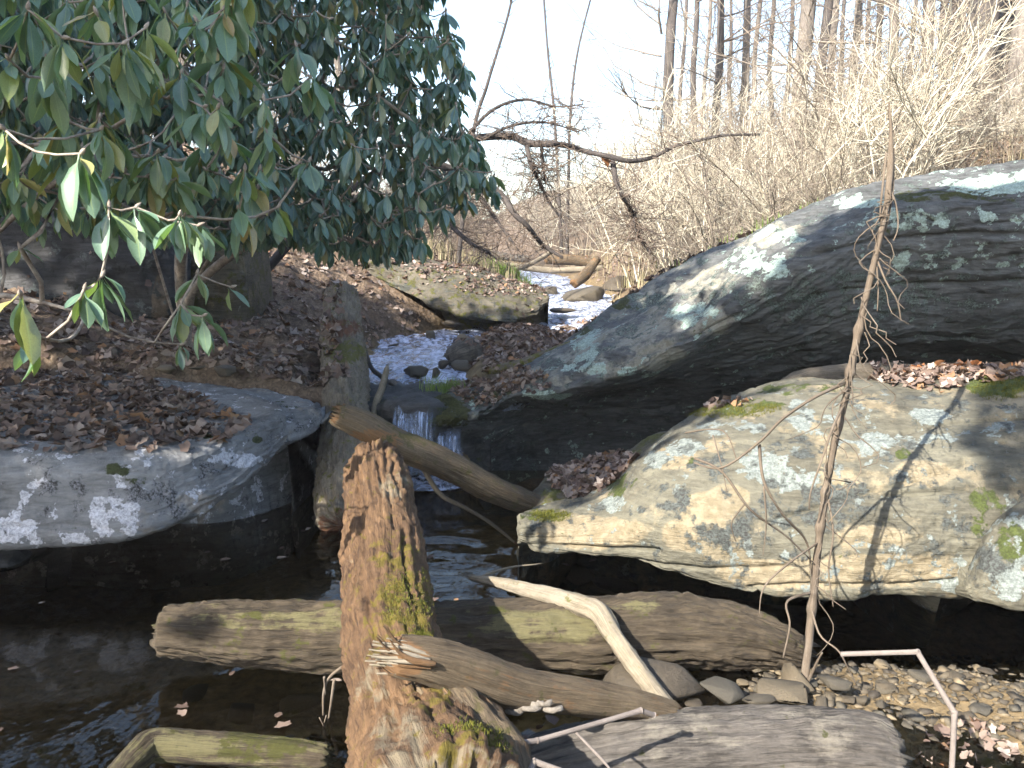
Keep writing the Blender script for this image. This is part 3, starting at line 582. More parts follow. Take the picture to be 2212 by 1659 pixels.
# ------------------------------------------------------------------ logs and sticks
def resample(pts, rad, step):
    pts = np.array(pts, float); rad = np.array(rad, float); K = len(pts)
    ln = np.linalg.norm(np.diff(pts, axis=0), axis=1).sum(); n = max(6, int(ln / step))
    ts = np.linspace(0, K - 1 - 1e-6, n)
    return catmull(pts, ts), np.maximum(catmull(rad.reshape(-1, 1), ts)[:, 0], .001)
def frames(p):
    t = np.gradient(p, axis=0); t /= np.linalg.norm(t, axis=1, keepdims=True)
    ref = np.array([0, 0, 1.0]) if abs(t[0][2]) < .9 else np.array([0, 1.0, 0])
    N = np.zeros_like(p); n = np.cross(ref, t[0]); n /= np.linalg.norm(n)
    for i in range(len(p)):
        n = n - t[i] * (n @ t[i]); n /= np.linalg.norm(n); N[i] = n
    return t, N, np.cross(t, N)
def log_geo(pts, rad, sides=40, step=.02, bark=.010, seed=1, ends=(.05, .05), paint={}, base={}, ridge=1.0, hollow=(0, 0), knots=()):
    p, r = resample(pts, rad, step); t, N, B = frames(p); n = len(p)
    s = np.concatenate([[0], np.cumsum(np.linalg.norm(np.diff(p, axis=0), axis=1))])
    th = np.linspace(0, 2 * np.pi, sides, endpoint=False)
    S_, T_ = np.meshgrid(s, th, indexing='ij')
    q = np.stack([np.cos(T_).ravel() * 1.0, np.sin(T_).ravel() * 1.0, S_.ravel()], -1)
    rr = np.repeat(r, sides)
    lump = fbm(q * np.array([1.2, 1.2, 3.0]), 3, seed) * .10 * rr
    str_ = fbm(q * np.array([7, 7, 2.2]) + .25 * fbm(q * np.array([2, 2, 6]), 2, seed + 1)[:, None], 4, seed + 3); str_ = 1 - np.abs(str_) * 1.6
    d = lump + bark * ridge * str_ + bark * .35 * fbm(q * np.array([4, 4, 11]), 3, seed + 9) + bark * .35 * fbm(q * np.array([14, 14, 40]), 2, seed + 15)
    for (ks, kt, kr, kh) in knots:
        da = np.angle(np.exp(1j * (T_.ravel() - kt))) * rr; d = d + kh * np.exp(-((S_.ravel() - ks * s[-1]) ** 2 + da ** 2) / kr ** 2)
    R = p[:, None, :] + ((r[:, None] + d.reshape(n, sides))[..., None]) * (np.cos(th)[None, :, None] * N[:, None, :] + np.sin(th)[None, :, None] * B[:, None, :])
    # broken ends: extra rings that close towards the centre with splinters
    def cap(i, sign, L, hol):
        out = []
        for k, f in enumerate((.93, .75, .5, .25, .07)):
            jag = L * np.abs(fbm(np.stack([np.cos(th) * 3.5 * (1 + k * .3), np.sin(th) * 3.5 * (1 + k * .3), np.full(sides, seed + sign * 9.0)], -1), 3, seed + 50)) * (1.25 if k else .5)
            jag = jag - hol * (1 - f) * r[i]
            rim = (r[i] + d.reshape(n, sides)[i]) * f
            out.append(p[i] + sign * jag[:, None] * t[i] + rim[:, None] * (np.cos(th)[:, None] * N[i] + np.sin(th)[:, None] * B[i]))
        return out
    c0 = cap(0, -1, ends[0], hollow[0])[::-1]; c1 = cap(n - 1, 1, ends[1], hollow[1])
    RR = np.concatenate([np.array(c0), R, np.array(c1)], 0)
    v, qd, tr = ringmesh(RR)
    u = np.concatenate([np.repeat(np.concatenate([[s[0]] * 5, s, [s[-1]] * 5]), sides), [0, s[-1]]])
    wx = np.concatenate([np.tile(np.cos(th), len(RR)), [0, 0]]) * .12; wy = np.concatenate([np.tile(np.sin(th), len(RR)), [0, 0]]) * .12
    px, py = proj(v)
    at = dict(u=u, wx=wx, wy=wy)
    for k in ('moss', 'bare'):
        a = np.full(len(v), float(base.get(k, 0)))
        if k in paint: a = np.maximum(a, ell(px, py, paint[k]))
        at[k] = a
    capm = np.zeros(len(RR)); capm[:5] = 1; capm[-5:] = 1
    at['bare'] = np.maximum(at['bare'], np.concatenate([np.repeat(capm, sides), [1, 1]]) * base.get('cap', .6))
    return v, qd, tr, at
def log(name, pts, rad, mat, label=None, cat='log', parent=None, bv=True, **kw):
    v, q, t, at = log_geo(pts, rad, **kw)
    o = solid(name, v, [q, t], mat, parent, at)
    if label: tag(o, label, cat)
    if bv: BV_SRC.append((v, np.vstack([q, np.column_stack([t, t[:, 2]])])))
    return o

# centre log pointing away from the camera
A = empty('fallen_log', P(835, 1300, 2.7) * np.array([1, 1, 0]) + np.array([0, 0, .3]), 'reddish rotten mossy log pointing away from the viewer at the centre', 'log')
log('trunk', [P(960, 1800, 1.62), P(915, 1660, 1.92), P(868, 1500, 2.28), P(842, 1370, 2.6), P(834, 1230, 2.98), P(820, 1110, 3.35), P(808, 1010, 3.72)], [.19, .165, .145, .137, .137, .134, .118], M['log_red'], parent=A, sides=120, step=.009, bark=.017, seed=5, ends=(.05, .10), hollow=(0, .5),
    base=dict(bare=.05, moss=.12), paint=dict(moss=[(870, 1300, 70, 90, .58), (850, 1200, 60, 40, .5), (910, 1380, 30, 40, .62), (800, 1380, 30, 50, .4), (930, 1500, 60, 40, .5), (1010, 1620, 70, 60, .5)], bare=[(860, 1600, 60, 80, .6), (800, 1480, 40, 60, .45), (850, 1050, 30, 60, .45)]))
v, q, t, at = log_geo([P(900, 1510, 2.2), P(960, 1590, 2.03), P(1040, 1700, 1.88), P(1090, 1800, 1.75)], [.09, .13, .125, .10], sides=80, step=.009, bark=.017, seed=8, base=dict(moss=.15, bare=.3), paint=dict(moss=[(1000, 1610, 90, 60, .8)]))
solid('root_flare', v, [q, t], M['log_brown'], A, at)
BV_SRC.append((v, q))
log('fallen_log', [P(356, 1362, 3.16), P(450, 1366, 3.16), P(560, 1374, 3.16), P(760, 1374, 3.19), P(1000, 1372, 3.2), P(1250, 1368, 3.22), P(1440, 1366, 3.24), P(1560, 1372, 3.24), P(1650, 1388, 3.22), P(1725, 1412, 3.2)],
    [.088, .10, .112, .125, .122, .128, .132, .125, .095, .06], M['log_wet'], 'long algae-stained log lying across the pool under the reddish log', sides=80, step=.013, bark=.017, seed=11, ends=(.03, .06),
    base=dict(moss=.12, bare=.02, cap=.1), paint=dict(bare=[(1180, 1350, 150, 40, .7), (700, 1340, 90, 30, .6), (1380, 1310, 70, 14, .5), (520, 1340, 130, 24, .45)], moss=[(540, 1330, 30, 10, .6), (1080, 1320, 40, 10, .5), (700, 1310, 40, 8, .5)]))
C = empty('broken_branch', P(1000, 1450, 2.1), 'splintered branch resting across the reddish log, bracket fungi below it', 'branch')
log('stem', [P(858, 1416, 2.0), P(930, 1428, 2.03), P(1010, 1452, 2.08), P(1120, 1486, 2.15), P(1240, 1505, 2.22), P(1360, 1522, 2.3), P(1450, 1540, 2.36)], [.046, .054, .058, .056, .048, .042, .036], M['log_brown'], parent=C, sides=48, step=.01, bark=.005, seed=14, ends=(.04, .03),
    base=dict(bare=.15, moss=.05), paint=dict(bare=[(870, 1420, 60, 40, .9)]))
sp_ = random.Random(9)
for i in range(44):
    a_ = sp_.uniform(0, 2 * math.pi); k_ = math.sqrt(sp_.random()); ox, oy = math.cos(a_) * k_ * 14, math.sin(a_) * k_ * 38; up_ = i % 6 == 0
    ln_ = sp_.uniform(18, 95) * (1 - .2 * k_); r_ = sp_.uniform(.002, .0055); Yb = 2.0 - .045 * math.sqrt(max(0, 1 - (oy / 42) ** 2)) * sp_.uniform(.2, 1)
    xb, yb = 880 + ox, 1424 + oy
    log('splinter', [P(xb + 46, yb * .7 + 1428 * .3 + 8, Yb + .01), P(xb, yb, Yb), P(xb - ln_ * .6, yb - (18 if up_ else 2) + oy * .08, Yb - .003), P(xb - ln_, yb - (44 if up_ else 4) + oy * .16, Yb - .006)], [r_, r_ * 1.3, r_ * .8, r_ * .1], M['stick'] if i % 3 else M['log_brown'], parent=C, bv=False, sides=6, step=.012, bark=.002, seed=80 + i, ends=(.003, .002), base=dict(bare=.5))
for i, (x, y, s) in enumerate([(1070, 1521, 22), (1105, 1516, 20), (1112, 1536, 24), (1146, 1528, 30), (1160, 1522, 18), (1195, 1531, 26), (1176, 1520, 20)]):
    c = P(x, y, 2.11); th = np.linspace(0, math.pi, 9); r = s * 2.1 / F
    ring = lambda k, z: np.stack([np.cos(th) * r * k, -np.sin(th) * r * .7 * k, np.full(9, z)], -1) + c
    vv = np.vstack([ring(.25, .008), ring(.8, .012), ring(1, .002), ring(.85, -.004), ring(.2, -.002)]); i9 = np.arange(45).reshape(5, 9)
    qd = np.stack([i9[:-1, :-1], i9[:-1, 1:], i9[1:, 1:], i9[1:, :-1]], -1).reshape(-1, 4)
    vv += .002 * fbm(vv * 90, 2, i)[:, None]; solid('bracket_fungus', vv, qd, M['fungus'], C)
log('fallen_log', [P(1060, 1740, 2.22), P(1180, 1682, 2.24), P(1330, 1655, 2.27), P(1500, 1640, 2.29), P(1700, 1630, 2.30), P(1850, 1634, 2.30), P(1915, 1645, 2.29)], [.09, .115, .13, .135, .135, .13, .11], M['log_grey'],
    'thick weathered grey log at the bottom right edge of the frame', sides=100, step=.010, bark=.010, seed=21, ends=(.04, .05), base=dict(bare=.25, moss=.03), paint=dict(bare=[(1790, 1590, 60, 50, .5), (1480, 1560, 120, 30, .45)]))
log('branch', [P(738, 898, 4.1), P(785, 918, 4.1), P(850, 955, 4.12), P(920, 985, 4.18), P(990, 1018, 4.27), P(1060, 1054, 4.4), P(1130, 1082, 4.55), P(1190, 1100, 4.7)], [.060, .068, .072, .074, .072, .068, .06, .045], M['log_brown'],
    'smooth brown branch lying diagonally in front of the waterfall', 'branch', sides=48, step=.014, bark=.005, seed=25, ends=(.06, .03), hollow=(.6, 0), base=dict(moss=.2, bare=.1), paint=dict(bare=[(800, 950, 70, 24, .7)], moss=[(900, 950, 120, 16, .5)]))
log('fallen_log', [P(738, 640, 8.3), P(738, 720, 7.7), P(742, 800, 7.0), P(748, 880, 6.3), P(748, 960, 5.7), P(745, 1060, 5.15), P(745, 1130, 4.9)], [.15, .18, .18, .175, .17, .165, .15], M['log_dark'],
    'dark mossy log leaning down the bank beside the waterfall', sides=70, step=.015, bark=.022, seed=28, ends=(.06, .04), base=dict(moss=.2, bare=.1), paint=dict(moss=[(745, 760, 50, 24, .75)], bare=[(735, 710, 50, 20, .7)]))
log('forked_stick', [P(1018, 1248, 3.40), P(1090, 1262, 3.33), P(1180, 1285, 3.24), P(1262, 1310, 3.16), P(1296, 1326, 3.10), P(1330, 1380, 2.98), P(1385, 1455, 2.82), P(1444, 1532, 2.66)], [.006, .022, .033, .038, .037, .031, .030, .028], M['stick'],
    'pale bent stick propped over the log that crosses the pool', 'stick', sides=32, step=.008, bark=.006, seed=33, ends=(.015, .01), base=dict(bare=.3, moss=.1), paint=dict(bare=[(1150, 1280, 120, 30, .6)]))
log('mossy_branch', [P(215, 1720, 2.30), P(290, 1640, 2.42), P(335, 1612, 2.49), P(450, 1618, 2.49), P(560, 1624, 2.48), P(640, 1628, 2.46), P(700, 1635, 2.45)], [.032, .04, .046, .046, .046, .042, .036], M['log_wet'],
    'mossy yellowish branch lying in shallow water at the bottom left', 'branch', sides=36, step=.01, bark=.006, seed=36, ends=(.02, .03), base=dict(bare=.4, moss=.2), paint=dict(moss=[(560, 1610, 110, 40, .75)], bare=[(400, 1610, 90, 30, .8)]))
log('fallen_log', [P(1660, 852, 5.2), P(1720, 822, 5.22), P(1800, 806, 5.25), P(1900, 802, 5.3), P(2000, 806, 5.35)], [.03, .05, .05, .05, .045], M['log_dark'], 'short shaded log wedged in the gap beneath the huge dark boulder', sides=24, step=.02, bark=.006, seed=39)
log('root', [P(1060, 800, 6.6), P(1120, 790, 6.6), P(1180, 770, 6.65), P(1240, 745, 6.75), P(1300, 712, 6.9)], [.03, .04, .045, .045, .04], M['log_dark'], 'mossy dark root running down along the edge of the huge boulder', sides=20, step=.02, bark=.006, seed=40, base=dict(moss=.5))
log('stick', [P(835, 800, 6.5), P(825, 840, 6.35), P(810, 880, 6.2), P(806, 935, 6.1)], [.02, .024, .022, .014], M['stick'], 'pale grey stick standing at the left of the waterfall', 'stick', sides=12, step=.02, bark=.003, seed=41, base=dict(bare=.2))
log('stick', [P(772, 670, 8.4), P(782, 730, 8.2), P(800, 790, 7.8), P(822, 812, 7.4), P(850, 832, 7.0)], [.014, .018, .02, .02, .014], M['log_grey'], 'thin grey bent stick leaning against the dark mossy log', 'stick', sides=10, step=.03, bark=.003, seed=42)
log('stick', [P(905, 990, 4.25), P(930, 1040, 4.25), P(960, 1075, 4.3), P(1010, 1100, 4.4), P(1060, 1130, 4.5), P(1110, 1170, 4.6)], [.014, .013, .012, .011, .010, .006], M['log_dark'], 'thin dark forked stick hanging into the pool below the brown branch', 'stick', sides=8, step=.03, bark=.002, seed=43)
log('twig', [P(1040, 1245, 3.9), P(1070, 1235, 3.9), P(1105, 1225, 3.92), P(1148, 1220, 3.95)], [.006, .006, .005, .003], M['stick'], 'small pale twig poking out of the pool below the tan boulder', 'twig', sides=6, step=.02, bark=.001, seed=44)
log('stone_log', [P(975, 775, 8.4), P(1000, 762, 8.4), P(1030, 752, 8.4)], [.10, .13, .11], M['log_grey'], 'cut grey log end poking out of the leafy island in the stream', sides=24, step=.03, bark=.006, seed=45, base=dict(bare=.4)).name = 'log_stub'
# fallen debris by the far stream
for i, (a, b, r, mt, lab) in enumerate([
    ((1060, 566, 21), (1300, 590, 21), .07, 'stick', 'pale fallen log lying straight across the far stream'),
    ((960, 548, 24), (1140, 560, 23), .11, 'log_grey', 'grey driftwood log on the far left stream bank'),
    ((1100, 585, 19), (1190, 545, 20), .05, 'stick', 'pale slanting branch by the green grass tuft'),
    ((1180, 560, 22), (1300, 572, 22), .13, 'log_brown', 'brown driftwood log at the head of the visible stream'),
    ((1240, 612, 17.5), (1290, 560, 18), .10, 'log_brown', 'curved brown root stump on the far right bank'),
    ((1340, 545, 20), (1460, 575, 19), .05, 'log_dark', 'dark slanting fallen branch on the far right bank'),
    ((900, 600, 15), (1010, 560, 18), .05, 'log_grey', 'grey fallen branch behind the whale-backed mossy ledge')]):
    p0, p1 = P(*a), P(*b); m = (p0 + p1) / 2 + np.array([0, 0, .06 * (1 if i % 2 else -1)])
    for e in (p0, p1): e[2] = max(e[2], float(H(np.array([e[0]]), np.array([e[1]]))[0]) + r * .6)
    log('fallen_log', [p0, m, p1], [r, r * 1.05, r * .8], M[mt], lab, sides=16, step=.08, bark=.01, seed=90 + i, base=dict(bare=.3))

# dry vine stalk in front of the rocks
V = empty('dead_vine', G(1735, 1505, .03), 'tall dry brown vine stalk rising in front of the two right boulders', 'vine')
VP = [P(1733, 1512, 3.0), P(1745, 1400, 3.02), P(1760, 1250, 3.03), P(1778, 1100, 3.03), P(1800, 970, 3.03), P(1822, 880, 3.04), P(1838, 800, 3.05), P(1862, 680, 3.07), P(1890, 560, 3.08), P(1912, 460, 3.1), P(1922, 380, 3.12), P(1925, 300, 3.14), P(1920, 220, 3.16)]
log('stem', VP, [.0145, .014, .013, .012, .0115, .011, .0105, .010, .0095, .009, .010, .006, .002], M['vine'], parent=V, bv=False, sides=16, step=.012, bark=.0025, seed=52, ends=(.01, .002), base=dict(bare=.25), knots=[(s, 4.0, .02, .012) for s in (.16, .3, .36, .47, .56, .63)])
def twig(name, pts, rad, mat, parent, sides=6, step=.02, seed=1):
    v, q, t, at = log_geo(pts, rad, sides=sides, step=step, bark=.0008, seed=seed, ends=(.001, .001), base=dict(bare=.3)); return solid(name, v, [q, t], mat, parent, at)
for i, (pts, r) in enumerate([
    ([(1828, 826, 3.05), (1760, 858, 2.95), (1690, 905, 2.9), (1640, 955, 2.88), (1560, 1010, 2.9), (1500, 1000, 2.95)], .006),
    ([(1896, 565, 3.08), (1915, 610, 3.05), (1938, 650, 3.03), (1946, 692, 3.03)], .004),
    ([(1893, 575, 3.08), (1897, 620, 3.06), (1895, 672, 3.05)], .0035),
    ([(1826, 868, 3.05), (1800, 920, 2.96), (1780, 980, 2.93), (1752, 1060, 2.92), (1748, 1100, 2.94)], .005),
    ([(1770, 1170, 3.03), (1700, 1220, 2.9), (1650, 1270, 2.86), (1640, 1330, 2.86)], .004),
    ([(1750, 1300, 3.03), (1770, 1370, 2.95), (1810, 1405, 2.9), (1830, 1440, 2.9), (1850, 1480, 2.92)], .0045),
    ([(1752, 1280, 3.03), (1700, 1300, 2.95), (1706, 1350, 2.9), (1692, 1420, 2.9)], .005),
    ([(1640, 960, 2.9), (1650, 1040, 2.88), (1690, 1110, 2.9), (1742, 1170, 3.0), (1752, 1240, 3.02)], .006),
    ([(1500, 990, 2.95), (1560, 1020, 2.9), (1620, 1100, 2.88), (1700, 1160, 2.95), (1760, 1220, 3.02)], .005),
    ([(1540, 940, 3.0), (1560, 1010, 2.95), (1570, 1060, 2.93)], .003), ([(1480, 935, 3.1), (1560, 930, 3.0), (1590, 990, 2.95)], .003),
    ([(1650, 1050, 2.88), (1655, 1130, 2.88), (1648, 1200, 2.9)], .003), ([(1608, 1090, 2.9), (1580, 1130, 2.9), (1590, 1170, 2.92)], .0025),
    ([(1785, 1060, 3.03), (1800, 1150, 3.0), (1790, 1230, 3.0), (1800, 1310, 2.98)], .004), ([(1738, 1490, 3.0), (1760, 1440, 2.95), (1776, 1410, 2.9)], .007),
    ([(1918, 400, 3.12), (1935, 440, 3.1), (1940, 490, 3.08), (1930, 520, 3.08)], .004), ([(1915, 330, 3.14), (1905, 420, 3.1), (1900, 480, 3.1)], .005), ([(1930, 320, 3.14), (1928, 420, 3.12), (1912, 500, 3.1)], .005)]):
    twig('side_twig', [P(*p) for p in pts], list(np.linspace(r, r * .45, len(pts))), M['vine'], V, seed=60 + i)
hs = random.Random(88)
for i in range(34):
    a_ = hs.uniform(0, 1); j_ = int(2 + a_ * 8); b0 = VP[j_] + np.array([hs.gauss(0, .01), -.012, hs.gauss(0, .04)]); L_ = hs.uniform(.08, .34); q_ = [b0]
    for k in range(5): q_.append(q_[-1] + np.array([hs.gauss(0, .035), hs.gauss(-.008, .012), -L_ / 5 * hs.uniform(.4, 1.2)]))
    twig('side_twig', q_, list(np.linspace(.0022, .0010, 6)), M['vine'], V, 5, .03, 200 + i)
def cane(name, pts, r, label, extra=()):
    E = empty(name, P(*pts[0]), label, 'cane')
    d = []
    for a, b in zip(pts[:-1], pts[1:]):
        A_, B_ = P(*a), P(*b)
        for f in (0, .06, .5, .94): d.append(A_ + (B_ - A_) * f)
    d.append(P(*pts[-1]))
    rad = [r * (1.25 if i % 4 == 0 and i else 1) for i in range(len(d))]
    twig('stem', d, rad, M['cane'], E, 12, .008, 3)
    for i, e in enumerate(extra): twig('side_twig', [P(*p) for p in e], [r * .5] * (len(e) - 1) + [r * .2], M['cane'], E, 6, .01, i)
cane('bent_cane', [(1816, 1413, 2.3), (1982, 1408, 2.25), (2062, 1540, 2.15), (2053, 1720, 2.05)], .0068, 'bent pale cane with a sharp elbow at the lower right')
cane('long_cane', [(930, 1690, 1.75), (1075, 1612, 1.86), (1160, 1600, 1.92), (1385, 1535, 2.05), (1412, 1545, 2.07)], .0066, 'long pale cane slanting over the grey log at the bottom', [[(1078, 1610, 1.86), (1020, 1630, 1.8), (985, 1650, 1.77)], [(1240, 1578, 1.97), (1300, 1640, 1.9), (1340, 1690, 1.87)]])
cane('short_cane', [(1130, 1700, 1.72), (1155, 1645, 1.78), (1280, 1690, 1.74)], .007, 'short bent pale cane at the bottom edge of the frame')
K = empty('root_twigs', G(705, 1590, .02), 'tuft of dry upright twigs growing beside the reddish log at lower left', 'twigs')
for i, (pts, r) in enumerate([([(752, 1432, 2.75), (715, 1460, 2.8), (700, 1490, 2.82), (698, 1545, 2.82)], .010), ([(722, 1468, 2.8), (712, 1540, 2.8), (705, 1590, 2.8)], .008), ([(700, 1462, 2.8), (703, 1500, 2.82)], .007), ([(690, 1550, 2.75), (710, 1590, 2.75)], .003), ([(705, 1545, 2.78), (690, 1600, 2.75)], .003), ([(720, 1560, 2.78), (700, 1610, 2.75)], .003), ([(670, 1590, 2.7), (720, 1600, 2.7), (756, 1608, 2.68)], .006), ([(665, 1598, 2.72), (690, 1640, 2.7), (700, 1690, 2.65)], .008)]):
    twig('twig', [P(*p) for p in pts], list(np.linspace(r * .6, r * .3, len(pts))), M['vine'], K, 8, .012, 70 + i)


# ------------------------------------------------------------------ surface lookup for scattered pieces
_v = []; _f = []; k = 0
for v, q in BV_SRC:
    _v.append(v); _f.append(q + k); k += len(v)
_v = np.vstack(_v); _f = np.vstack(_f)
BV = BVHTree.FromPolygons(_v.tolist(), _f.tolist())
def drop(x, y, z=9.0):
    h = BV.ray_cast(Vector((x, y, z)), Vector((0, 0, -1)))
    return (np.array(h[0]), np.array(h[1])) if h[0] is not None else (None, None)

class Batch:
    """many small pieces joined into one mesh, each with its own random number"""
    def __init__(s): s.v = []; s.q = []; s.t = []; s.r = []; s.x = []; s.n = 0
    def add(s, v, quads=None, tris=None, rnd=0., rib=None):
        s.v.append(v)
        if quads is not None: s.q.append(np.asarray(quads) + s.n)
        if tris is not None: s.t.append(np.asarray(tris) + s.n)
        s.r.append(np.full(len(v), rnd)); s.x.append(np.full(len(v), 1.) if rib is None else rib); s.n += len(v)
    def build(s, name, mat, parent=None, smooth=True, origin=(0, 0, 0)):
        fs = []
        if s.q: fs.append(np.vstack(s.q))
        if s.t: fs.append(np.vstack(s.t))
        return solid(name, np.vstack(s.v), fs, mat, parent, {'rnd': np.concatenate(s.r), 'rib': np.concatenate(s.x)}, smooth, origin)
def tube(b, pts, rad, sides=3, rnd=0.):
    p = np.asarray(pts, float); n = len(p); rad = np.asarray(rad, float)
    t = np.gradient(p, axis=0); t /= np.linalg.norm(t, axis=1, keepdims=True) + 1e-9
    ref = np.where(np.abs(t[:, 2:3]) < .9, np.array([[0, 0, 1.]]), np.array([[0, 1., 0]]))
    N = np.cross(ref, t); N /= np.linalg.norm(N, axis=1, keepdims=True) + 1e-9; B_ = np.cross(t, N)
    th = np.linspace(0, 2 * np.pi, sides, endpoint=False)
    R = p[:, None] + rad[:, None, None] * (np.cos(th)[None, :, None] * N[:, None] + np.sin(th)[None, :, None] * B_[:, None])
    i = np.arange(n * sides).reshape(n, sides)
    q = np.stack([i[:-1], np.roll(i[:-1], -1, 1), np.roll(i[1:], -1, 1), i[1:]], -1).reshape(-1, 4)
    b.add(R.reshape(-1, 3), q, None, rnd)

# ------------------------------------------------------------------ stones and gravel
def stone_mesh(seed, flat=.6):
    import bmesh
    r = np.random.default_rng(seed); p = r.uniform(-1, 1, (16, 3)); p = p / (.45 * np.abs(p).max(1, keepdims=True) + .55 * np.linalg.norm(p, axis=1, keepdims=True) * .85) * r.uniform(.72, 1.0, (16, 1)); p[:, 2] *= flat
    bm = bmesh.new(); [bm.verts.new(x) for x in p]; h = bmesh.ops.convex_hull(bm, input=bm.verts)
    bmesh.ops.delete(bm, geom=list({g for g in h['geom_interior'] + h['geom_unused'] if isinstance(g, bmesh.types.BMVert)}), context='VERTS')
    bmesh.ops.bevel(bm, geom=list(bm.edges), offset=.06, segments=1, affect='EDGES'); bmesh.ops.triangulate(bm, faces=list(bm.faces))
    bm.verts.index_update(); v = np.array([x.co[:] for x in bm.verts]); f = np.array([[x.index for x in y.verts] for y in bm.faces]); bm.free()
    return v, f
SM = []
for i in range(7):
    v, f = stone_mesh(100 + i, (.35, .5, .6, .4, .3, .55, .45)[i]); SM.append((v, f))
    m = mesh_from('stone', v, [f], {'rnd': np.zeros(len(v))}, False); m.materials.append(M['stone']); SM[i] = (v, f, m)
def put_stone(px, py, z, wpx, k, rz, label, group=None, tall=1., name='stone'):
    c = G(px, py, z); s = wpx / 2 * c[1] / F
    o = link(name, SM[k % 7][2], loc=c); o.scale = (s, s * .8, s * tall); o.rotation_euler = (random.uniform(-.15, .15), random.uniform(-.15, .15), rz)
    return tag(o, label, 'stone', group)
rs = random.Random(3)
for (x, y, z, w, lab) in [(1400, 1490, .05, 260, 'broad tan stone slab at the pool edge beside the bent pale stick'), (1565, 1500, .07, 120, 'angular tan stone left of the dry vine stalk base'), (1690, 1490, .08, 130, 'wedge-shaped grey stone touching the dry vine stalk base'),
        (1640, 1510, .08, 80, 'tan block of stone just behind the thick grey log'), (1800, 1475, .08, 90, 'upright brown stone right of the dry vine stalk base'), (1720, 1462, .08, 110, 'long narrow stone lying behind the dry vine stalk base'), (1500, 1525, .04, 60, 'small stone in front of the angular tan stone, near the grey log')]:
    put_stone(x, y, z, w, rs.randrange(7), rs.uniform(0, 6), lab, None, 1.0)
for i in range(46):
    x = rs.uniform(1460, 2230); y = rs.uniform(1440, 1655) if x > 1930 else rs.uniform(1435, 1525)
    c = G(x, y, .03); z = float(H(np.array([c[0]]), np.array([c[1]]))[0])
    put_stone(x, y, z + .008, rs.uniform(26, 60), rs.randrange(7), rs.uniform(0, 6), 'small angular tan stone on the gravel bar', 'small stones on the gravel bar', .9)
import bmesh
bm = bmesh.new(); bmesh.ops.create_icosphere(bm, subdivisions=1, radius=1)
bm.free(); PEB = []
for k in range(12):
    bm = bmesh.new(); r_ = np.random.default_rng(k + 500); pk = r_.normal(size=(13, 3)); pk /= np.linalg.norm(pk, axis=1, keepdims=True); [bm.verts.new(q) for q in pk * r_.uniform(.8, 1.1, (13, 1))]
    bmesh.ops.convex_hull(bm, input=bm.verts); bm.verts.index_update(); PEB.append((np.array([q.co[:] for q in bm.verts]), np.array([[q.index for q in w_.verts] for w_ in bm.faces]))); bm.free()
gb = Batch(); GX = RNG.uniform(.1, 2.9, 9000); GY = RNG.uniform(1.9, 3.9, 9000); GZ = H(GX, GY)
for i in range(9000):
    x = GX[i]
    if rs.random() > .15 and x < .55: continue
    z = GZ[i]; x, y = GX[i], GY[i]
    v, f, _m = SM[rs.randrange(7)]; s = (.008 + .026 * rs.random() ** 1.8) * (1.4 if rs.random() < .1 else 1); a = rs.uniform(0, 6.3); ca, sa = math.cos(a), math.sin(a)
    iv, it = PEB[rs.randrange(12)]; vv = iv * np.array([s, s * rs.uniform(.6, .9), s * rs.uniform(.3, .6)])
    gb.add(np.stack([vv[:, 0] * ca - vv[:, 1] * sa + x, vv[:, 0] * sa + vv[:, 1] * ca + y, vv[:, 2] + z + s * .1], -1), None, it, rs.random())
tag(gb.build('gravel', M['stone'], smooth=False), 'loose tan gravel along the pool edge', 'gravel', kind='stuff')
for (x, y, z, w, k, t, lab) in [(895, 803, .60, 66, 0, 1.5, 'grey flat-topped stone standing in the stream above the falls'), (930, 722, .64, 34, 4, 2.2, 'pale pointed stone at the far edge of the stream pool'), (940, 805, .6, 26, 2, 1.6, 'small round stone in the stream right of the flat-topped stone'), (845, 830, .58, 60, 3, .9, 'dark wet stone in the stream beside the dark log'),
        (960, 788, .6, 40, 1, 1.2, 'small dark pointed stone in the stream near the leafy island'), (1255, 645, .86, 130, 5, .7, 'long dark stone in the riffle beyond the mossy ledge'), (1180, 632, .92, 70, 2, .6, 'low mossy stone between the riffle and the mossy ledge tip'),
        (1215, 672, .80, 70, 1, .4, 'flat brown stone in the shallow riffle'), (1290, 590, 1.15, 60, 0, 1., 'pale stone on the far right stream bank'), (1240, 588, 1.12, 60, 6, 1., 'pale rounded stone at the far stream edge'), (1340, 612, 1.15, 90, 3, 1., 'mossy brown stone on the right bank above the boulder edge'), (1300, 610, 1.05, 60, 4, .8, 'tan stone on the right bank near the root stump'),
        (1220, 570, 1.35, 60, 2, 1.1, 'tan stone beside the driftwood log at the head of the stream'), (360, 800, .78, 50, 1, 1., 'pale rounded stone at the foot of the tall rock face'), (440, 795, .78, 66, 0, .7, 'flat grey stone behind the grey slab'), (490, 800, .78, 56, 5, .9, 'brown stone behind the grey slab, next to the flat one'), (255, 765, .86, 40, 2, 1.2, 'small tan stone leaning on the foot of the rock face'),
        (575, 795, .72, 50, 6, .6, 'pale flat stone at the water edge behind the grey slab'), (610, 785, .72, 40, 3, .6, 'small pale stone near the dark leaning log'), (800, 690, .80, 46, 1, .8, 'mossy stone on the leafy bank below the mossy ledge'), (860, 668, .88, 50, 5, .7, 'grey stone half buried in the leafy bank'), (1000, 790, .62, 60, 3, 1.2, 'dark stone at the near end of the leafy island'), (980, 700, .72, 50, 0, 1., 'dark stone by the water under the mossy ledge'), (850, 745, .62, 40, 4, .5, 'dark stone at the left edge of the stream pool'), (1010, 740, .68, 70, 2, .9, 'grey block at the head of the leafy island')]:
    put_stone(x, y, z, w, k, rs.uniform(0, 6), lab, None, t)

